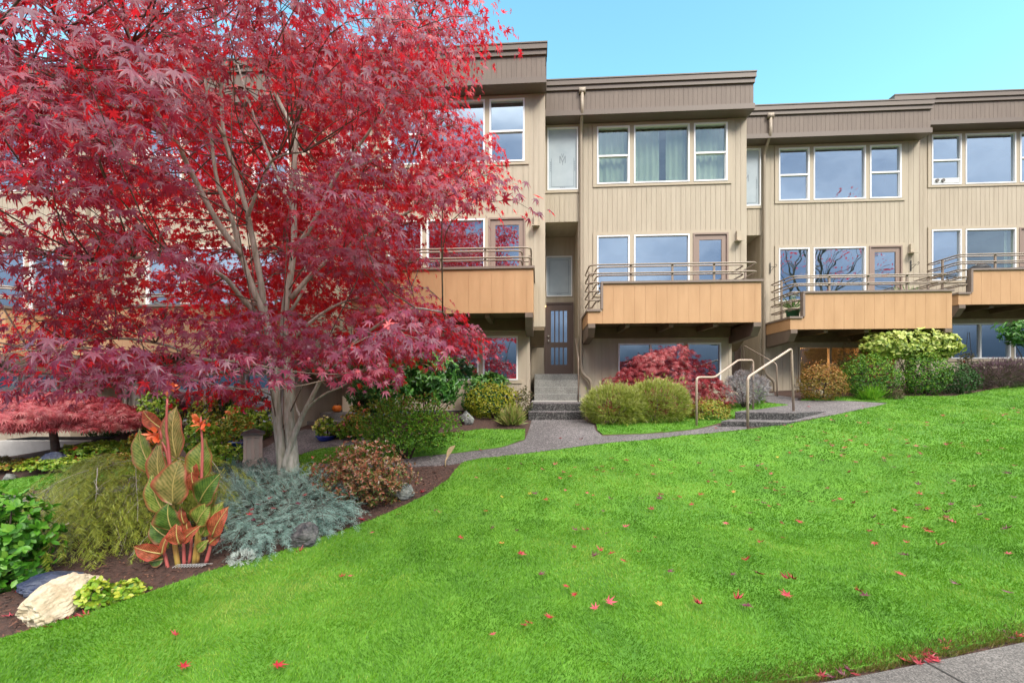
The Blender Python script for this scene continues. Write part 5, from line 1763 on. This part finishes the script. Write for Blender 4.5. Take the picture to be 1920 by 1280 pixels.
for path, ya, yb, ra, rb in LIMBS:
    n = len(path)
    p3 = []
    for i, (x, y) in enumerate(path):
        u = i / (n - 1)
        Y = ya + (yb - ya) * u ** 1.3
        p3.append((*P3(x, y, Y), .84 * (ra + (rb - ra) * u ** .8)))
    cv = catmull(p3, 4)
    pts = [Vector(c[:3]) for c in cv]
    rad = [max(.004, float(c[3])) for c in cv]
    if path[0][1] > 900:                       # root flare, sunk a little below the mulch
        for i in range(6):
            rad[i] *= 1.0 + .62 * (1 - i / 6) ** 2
        pts[0] = pts[0] - Vector((0, 0, .06))
    rad = [r * (1 + .09 * mnoise.noise((i * .9, n * 1.7, ra * 50))) for i, r in enumerate(rad)]
    tb.tube(pts, rad, 12)
    NODES += [tuple(p) for p in pts[6:]]
NA = np.array(NODES)
# crown outline as seen from the pavement, gaps in it, and where the stems stay in view
SIL = [(-420, -420), (935, -420), (925, 5), (918, 40), (885, 75), (868, 95), (846, 130), (842, 185), (870, 215), (905, 240), (915, 275), (960, 310), (958, 340), (905, 372), (862, 392), (836, 402),
       (828, 440), (795, 495), (792, 525), (840, 572), (868, 630), (855, 655), (785, 664), (735, 700), (690, 715), (662, 680), (600, 640), (560, 630), (520, 645), (490, 690), (455, 735), (405, 725), (350, 700), (300, 695), (225, 680), (140, 705), (60, 680), (-20, 665), (-420, 660)]
HOLES = [[(375, 15), (435, 15), (440, 80), (385, 85)], [(598, 120), (650, 120), (640, 185), (600, 180)], [(30, 470), (112, 470), (112, 600), (35, 600)], [(-420, 440), (28, 450), (10, 620), (-420, 620)], [(215, 585), (400, 590), (390, 655), (215, 645)],
         [(225, 520), (330, 525), (330, 570), (230, 565)], [(745, 245), (790, 255), (760, 330), (730, 320)], [(315, 310), (360, 330), (385, 390), (340, 390)], [(420, 440), (460, 430), (455, 500), (425, 500)], [(585, 650), (660, 660), (640, 735), (560, 735)]]
STEMS = [(375, 110), (600, 110), (640, 300), (640, 470), (590, 640), (430, 640), (300, 470), (300, 300)]
pads, tries = [], 0
CX, CY, CR = TB.x - .15, 5.4, 3.35
while len(pads) < 400 and tries < 160000:
    tries += 1
    a, r = RNG.uniform(0, 6.283), CR * math.sqrt(RNG.random())
    x, y = CX + r * math.cos(a), CY + r * math.sin(a)
    z = RNG.uniform(1.75, 7.6)
    top = 7.7 - .33 * r * r * .55
    if z > top or y < 1.9:
        continue
    px, py = 960 + x / y * F, HZ - (z - EYE) / y * F
    pr = .40 / y * F
    if px < -380 or py < -380:
        if RNG.random() < .72:
            continue
    elif not inpoly(np.array([px]), np.array([py]), SIL)[0]:
        continue
    # outer shell is denser than the inside; keep the stems' window open in front
    if inpoly(np.array([px]), np.array([py]), STEMS)[0] and y < 5.9 and RNG.random() < .975:
        continue
    if any(inpoly(np.array([px]), np.array([py]), h)[0] for h in HOLES) and RNG.random() < .975:
        continue
    # edge test: the pad's own width has to stay inside the outline
    if px > 0 and not (inpoly(np.array([px + pr * .75, px - pr * .75]), np.array([py, py]), SIL).all() and inpoly(np.array([px]), np.array([py + pr * .35]), SIL)[0]):
        if RNG.random() < .93:
            continue
    q = np.array([x, y, z])
    if pads and min(np.linalg.norm((q - p) * np.array([1, 1, 1.6])) for p in pads) < .27:
        continue
    pads.append(q)
# a few sprays placed where the crown reaches out
for px, py, Y in [(912, 320, 6.1), (878, 338, 6.0), (865, 295, 6.2), (850, 355, 6.1), (905, 25, 6.0), (880, 60, 6.1), (840, 120, 5.9), (835, 600, 5.6), (820, 635, 5.5), (850, 615, 5.6), (650, 665, 4.6), (690, 690, 4.8), (600, 640, 4.8), (720, 640, 5.0),
                  (20, 470, 3.6), (60, 500, 3.7), (100, 560, 3.9), (60, 590, 4.0), (450, 735, 6.0), (400, 722, 5.8), (140, 700, 3.6), (190, 700, 3.8), (250, 695, 3.7), (80, 672, 3.6), (500, 590, 4.3), (440, 620, 4.2), (390, 600, 4.0), (460, 655, 4.4), (540, 640, 4.5),
                  (560, 340, 4.4), (620, 400, 4.5), (600, 460, 4.6),
                  (860, 60, 6.0), (820, 90, 6.0), (790, 130, 5.8), (830, 150, 6.1), (770, 60, 5.9), (800, 20, 6.0), (850, 5, 6.0), (740, 110, 5.7), (800, 190, 6.1), (760, 200, 5.9), (835, 215, 6.2), (870, 240, 6.2), (800, 260, 6.1), (850, 280, 6.2),
                  (900, 270, 6.3), (820, 320, 6.1), (790, 360, 6.0), (740, 300, 5.9), (770, 420, 6.0), (720, 460, 5.8), (760, 480, 5.9), (700, 540, 5.6), (760, 560, 5.7), (790, 590, 5.6)]:
    pads.append(np.array(P3(px, py, Y)))
for px, py, Y in [(30, 30, 3.2), (90, 60, 3.4), (20, 120, 3.2), (60, 170, 3.3), (130, 30, 3.6), (180, 80, 3.8), (100, 200, 3.4), (220, 50, 4.0), (280, 60, 4.4), (330, 40, 4.6), (150, 150, 3.6), (40, 240, 3.3), (160, 250, 3.5), (230, 300, 3.7), (90, 330, 3.4), (250, 130, 4.2)]:
    pads.append(np.array(P3(px, py, Y)))
for i in range(40):                       # the far side of the crown, seen between the stems
    px, py, Y = RNG.uniform(345, 690), RNG.uniform(130, 590), RNG.uniform(6.2, 7.8)
    if not any(inpoly(np.array([px]), np.array([py]), h)[0] for h in HOLES):
        pads.append(np.array(P3(px, py, Y)))
LP, LD, LN, LS, LR = [], [], [], [], []
USE = np.zeros(len(NA))
tw = MB()
for i, c in enumerate(pads):
    d2 = np.linalg.norm(NA - c, axis=1)
    # twig from the nearest limb that is nearer the trunk
    hub = np.array([TB.x, TB.y, c[2] - .3])
    tr = np.linalg.norm(NA - hub, axis=1)
    ok = tr < np.linalg.norm(c - hub) + .1
    j = int(np.argmin(np.where(ok, d2 + .12 * USE + 1.4 * np.maximum(0, NA[:, 2] - c[2] - .1) + .7 * np.maximum(0, c[2] - NA[:, 2] - .5), 99)))
    USE[max(0, j - 2):j + 3] += 1
    s = NA[j]
    mid = (s + c) / 2 + np.array([0, 0, .06 * d2[j]])
    tip_dir = c - s
    tip_dir = tip_dir / (np.linalg.norm(tip_dir) + 1e-6)
    mid = mid + RNG.normal(0, .09 * d2[j], 3)
    tw.tube(catmull([tuple(s), tuple(mid), tuple(c)], 5), [.009 - .0068 * k / 10 for k in range(11)], 5)
    out = np.array([c[0] - CX, c[1] - CY, 0])
    out = out / (np.linalg.norm(out) + .3)
    ax = out * .7 + tip_dir * np.array([1, 1, .2])
    ax = ax / (np.linalg.norm(ax) + 1e-6)
    r0 = RNG.uniform(.36, .52)
    n = int(RNG.uniform(75, 110))
    u = RNG.random(n) ** .6
    a = RNG.uniform(0, 6.283, n)
    off = np.stack([u * np.cos(a) * r0, u * np.sin(a) * r0, np.zeros(n)], 1)
    al = off @ ax
    off = off + ax * al[:, None] * .35
    off[:, 2] += -.30 * u * u * r0 - .22 * np.maximum(al, 0) + RNG.normal(0, .055, n)
    tiltv = .0
    P = c + off
    rad = unit3(off * np.array([1, 1, 0]) + ax * .12 + 1e-6)
    cout = unit3(P - np.array([CX, CY, 2.6]) + 1e-6)
    D = unit3(rad * .55 + cout * np.array([.5, .5, 0]) + np.array([0, 0, -.95]) + RNG.normal(0, .36, (n, 3)))
    N = unit3(np.array([0, -.38, .72]) + cout * np.array([.6, .7, .2]) + rad * .35 + RNG.normal(0, .48, (n, 3)))   # blades turn to the open street side
    LP.append(P); LD.append(D); LN.append(N)
    LS.append(RNG.uniform(.58, 1.2, n) * .083)
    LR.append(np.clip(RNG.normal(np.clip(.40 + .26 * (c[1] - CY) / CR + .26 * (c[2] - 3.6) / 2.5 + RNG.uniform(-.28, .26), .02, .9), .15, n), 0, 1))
    # fine twigs inside the spray
    for k in range(4):
        q = P[RNG.integers(n)]
        tw.tube([tuple(c - tip_dir * .12), tuple((c + q) / 2 + np.array([0, 0, .015])), tuple(q)], [.004, .003, .0015], 4)
tb.build('trunk', 'bark', mt, o=TB, smooth=True)
tw.build('twigs', 'twig', mt, o=TB, smooth=True)
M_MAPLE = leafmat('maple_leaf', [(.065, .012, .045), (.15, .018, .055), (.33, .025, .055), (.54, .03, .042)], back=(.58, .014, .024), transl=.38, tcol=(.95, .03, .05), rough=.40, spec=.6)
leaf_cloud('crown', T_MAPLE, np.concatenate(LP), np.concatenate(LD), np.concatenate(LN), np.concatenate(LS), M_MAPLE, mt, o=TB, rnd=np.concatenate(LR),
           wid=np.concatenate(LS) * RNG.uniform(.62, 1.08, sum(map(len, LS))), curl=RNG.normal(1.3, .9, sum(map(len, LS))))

# ------------------------------------------------------------------ fallen leaves, each its own thing
FLM = {}
for k, c in {'red': (.33, .012, .022), 'pink': (.42, .06, .085), 'dark': (.11, .014, .035), 'crimson': (.23, .008, .018), 'yellow': (.62, .42, .05), 'orange': (.6, .22, .05), 'tan': (.5, .38, .22)}.items():
    FLM[k] = mat('fallen_' + k, c, .5, noise=(30, 3), col2=tuple(x * .7 for x in c))
FL_ME = {}
def leaf_mesh(v, key):
    if (v, key) not in FL_ME:
        rn = random.Random(v)
        cx, cy, tw = rn.uniform(.1, 1.1), rn.uniform(-.4, .9), rn.uniform(-.8, .8)
        tv, tf = T_MAPLE
        vs = [(x, y - .1, .06 + cx * x * x * .7 + cy * y * y * .5 + tw * x * y * .5 + .05 * rn.uniform(-1, 1)) for x, y, z in tv]
        me = bpy.data.meshes.new('fallen_leaf')
        b = len(vs)
        vs += [(-.02, -.05, .06), (.02, -.05, .06), (.012 + tw * .2, -.6, .10), (-.012 + tw * .2, -.6, .10)]
        me.from_pydata(vs, [], list(tf) + [(b, b + 1, b + 2, b + 3)])
        me.materials.append(FLM[key])
        FL_ME[(v, key)] = me
    return FL_ME[(v, key)]
GRP = {'lawn': ('crumpled red maple leaf lying on the green lawn', 'red maple leaves scattered over the lawn'),
       'gold': ('small yellow or orange leaf lying on the green lawn', 'yellow leaves on the lawn'),
       'walk': ('red maple leaf lying on the grey pavement by the lawn edge', 'red maple leaves on the pavement'),
       'path': ('red maple leaf lying on the dark pebbled path', 'red maple leaves on the path'),
       'bed': ('red maple leaf lying on the dark mulch of the front bed', 'red maple leaves in the mulch bed'),
       'juniper': ('red maple leaf caught on the silvery blue juniper', 'red maple leaves on the juniper')}
def drop(px, py, where, key=None, s=None, dz=None, p=None):
    p = p or gp(px, py)
    key = key or random.choices(['red', 'pink', 'dark', 'crimson'], [4, 2, 3, 4])[0]
    o = bpy.data.objects.new('fallen_leaf', leaf_mesh(random.randrange(6), key))
    COL.objects.link(o)
    s = (s or random.uniform(.036, .060)) * 1.2
    dz = {'lawn': .066, 'gold': .066, 'walk': .022, 'path': .016, 'bed': .012, 'juniper': .27}[where] if dz is None else dz
    o.location = (p.x, p.y, g1(p.x, p.y) + dz)
    o.rotation_euler = (random.uniform(-.25, .35), random.uniform(-.25, .25), random.uniform(0, 6.28))
    o.scale = (s * random.uniform(.6, 1.05), s, s * random.uniform(.5, .9 if where == 'walk' else 1.5))
    tag(o, GRP[where][0], 'leaf', GRP[where][1])
seen = [(480, 105), (460, 138), (515, 130), (650, 130), (810, 103), (895, 118), (655, 75), (700, 103), (755, 83), (832, 35), (752, 22), (160, 85), (240, 60), (90, 87), (375, 266), (310, 232), (490, 210), (613, 226), (650, 241), (550, 297), (705, 332), (747, 262),
        (918, 256), (1027, 236), (1027, 258), (1110, 262), (1145, 252), (1210, 293), (985, 323), (30, 330), (1305, 160), (1352, 158), (1425, 183), (1440, 97), (1580, 92), (1338, 117), (1450, 307), (1625, 284), (1705, 290), (1690, 160), (1640, 197), (1820, 215), (1690, 211), (1265, 233), (1585, 266),
        (215, 450), (70, 435), (545, 445), (600, 443), (622, 440), (830, 426), (722, 464), (1005, 488), (1410, 402), (1553, 445), (1728, 487), (1605, 516), (235, 587), (540, 548), (650, 598), (747, 583), (690, 568), (912, 574), (827, 631), (1080, 690), (345, 706),
        (1440, 708), (1585, 698), (1785, 735), (497, 778), (540, 825), (1750, 817), (735, 873), (658, 912), (1260, 885), (1470, 855), (1525, 890), (400, 963), (250, 1010), (285, 1000), (75, 1065), (1535, 343), (1515, 622)]
for x, y in seen:
    drop(900 + x / 3.048, 860 + y / 3.048, 'lawn')
for x, y, k in ((130, 253, 'yellow'), (280, 235, 'yellow'), (125, 525, 'orange'), (1030, 885, 'orange'), (1698, 17, 'yellow'), (1450, 218, 'orange')):
    drop(900 + x / 3.048, 860 + y / 3.048, 'gold', k, .04)
for x, y in ((1310, 1150), (1610, 1125), (1622, 1133), (1690, 1092), (1795, 1112), (1895, 1128), (1475, 1100), (1420, 1090), (1475, 1133), (1640, 1030), (1700, 1030), (1760, 1035), (1740, 1005), (1890, 1052), (1850, 985), (1700, 1055)):
    drop(x, y, 'lawn')
for i in range(125):
    drop(random.uniform(1420, 1915), random.uniform(770, 1010) if i % 4 else random.uniform(760, 860), 'lawn')
for i in range(22):
    drop(random.uniform(1000, 1450), random.uniform(868, 900), 'lawn')
for x, y in ((640, 1097), (655, 1095), (330, 1210), (345, 1272), (815, 968), (825, 972), (700, 1010), (745, 975), (520, 1270), (895, 905), (975, 1052), (862, 1020)):
    drop(x, y, 'lawn')
for x, y in ((1480, 1274), (1540, 1274), (1572, 1264), (1592, 1262), (1700, 1246), (1716, 1240), (1728, 1232), (1745, 1238), (1768, 1222), (1775, 1214), (1890, 1196), (1908, 1198), (1735, 1222), (1705, 1230), (1758, 1246), (1722, 1250), (1738, 1244), (1750, 1228), (1580, 1272), (1600, 1270), (1560, 1276), (1898, 1202)):
    drop(x, y, 'walk', random.choice(['red', 'crimson', 'red', 'dark']), random.uniform(.036, .050))
for x, y in ((1052, 824), (1090, 825), (1350, 800), (1342, 804), (1360, 796), (1370, 797), (58, 921), (118, 918), (1170, 826), (902, 846), (1240, 812)):
    drop(x, y, 'path', s=.05)
for x, y in ((100, 1178), (115, 1166), (130, 1162), (92, 1180), (18, 1158), (235, 1098), (245, 1118), (225, 1128), (188, 1135), (178, 1132), (255, 1110), (410, 1020), (425, 1015), (560, 1038), (820, 920), (790, 925), (680, 975), (160, 1160), (36, 1112)):
    drop(x, y, 'bed', random.choice(['red', 'pink', 'crimson']), .055)
for x, y in ((535, 930), (570, 938), (505, 945), (472, 968), (515, 966), (560, 955), (470, 980), (475, 992), (612, 950), (486, 1004), (487, 958)):
    drop(x, y + 38, 'juniper', random.choice(['red', 'crimson', 'dark']), .045)
# curled tan leaf standing by the loose shrub
p = gp(835, 874)
t = thing('dry_leaf', 'curled dry tan leaf on a thin stalk beside the walk', 'leaf', p)
t.scale = (.75, .75, .75)
b = MB()
vs, fs = [], []
for i in range(9):
    u = i / 8
    w = .07 * math.sin(math.pi * (u * .9 + .05))
    for j in range(5):
        q = -1 + j / 2
        vs.append((.03 + .16 * u ** 1.4 + q * w * .5, -.02 * u, .14 + .26 * u + abs(q) * w * .6 - q * w * .4))
for i in range(8):
    for j in range(4):
        fs.append((i * 5 + j, i * 5 + j + 1, i * 5 + j + 6, i * 5 + j + 5))
b.add(vs, fs)
b.build('leaf', FLM['tan'], t, smooth=True)
MB().tube([(0, 0, -.01), (.0, 0, .1), (.04, 0, .2)], [.016, .012, .006], 6).build('stalk', FLM['tan'], t, smooth=True)

# bark chips over the bed
bed = gpoly([(0, 1200), (150, 1160), (300, 1110), (430, 1066), (600, 1016), (720, 972), (830, 915), (855, 885), (840, 874), (650, 888), (560, 895), (400, 905), (0, 960)]) + [Vector((-5.4, 4.5, 0)), Vector((-4.5, 2.2, 0))]
n = 16000
x, y = RNG.uniform(-6, .1, n), RNG.uniform(2.1, 6.4, n)
k = inpoly(x, y, bed)
x, y = x[k], y[k]
n = len(x)
D = RNG.normal(size=(n, 3)) * np.array([1, 1, .25])
M_CHIP = leafmat('bark_chip', [(.018, .010, .008), (.05, .022, .016), (.11, .045, .028), (.20, .10, .06)], transl=0, rough=.85)
sz = RNG.uniform(.014, .05, n)
o = leaf_cloud('mulch_chips', T_CHIP, np.stack([x, y, G(x, y) + RNG.uniform(.002, .02, n)], 1), D, rand_dirs(n) * .5 + np.array([0, 0, 1]), sz, M_CHIP, wid=RNG.uniform(.3, .6, n) * sz)
o['kind'] = 'stuff'

# ------------------------------------------------------------------ tree over the road, seen mirrored in the glass
ts = thing('street_tree', 'thin red leaved tree mirrored in the big window above the potted yucca', 'tree', (20.0, -8.5, 0))
b = MB()
tips = []
def grow(p, d, L, r, n):
    q = p + d * L
    b.tube([p, (p + q) / 2 + Vector((RNG.normal(0, .05 * L), RNG.normal(0, .05 * L), 0)), q], [r, r * .85, r * .65], 6)
    if n == 0:
        tips.append(q)
        return
    for k in range(3 if n > 2 else 2):
        dd = (d + Vector(tuple(RNG.normal(0, .48, 3))) + Vector((0, 0, .12))).normalized()
        grow(q, dd, L * RNG.uniform(.62, .85), r * .62, n - 1)
grow(Vector((0, 0, 0)), Vector((0, 0, 1)), 4.2, .2, 5)
b.build('trunk', 'twig', ts)
tp_ = np.array([tuple(t) for t in tips])
tp_ = np.repeat(tp_, 9, 0) + RNG.normal(0, .32, (len(tp_) * 9, 3))
leaf_cloud('crown', T_MAPLE, tp_, rand_dirs(len(tp_)), rand_dirs(len(tp_)), .12, M_MAPLE, ts)
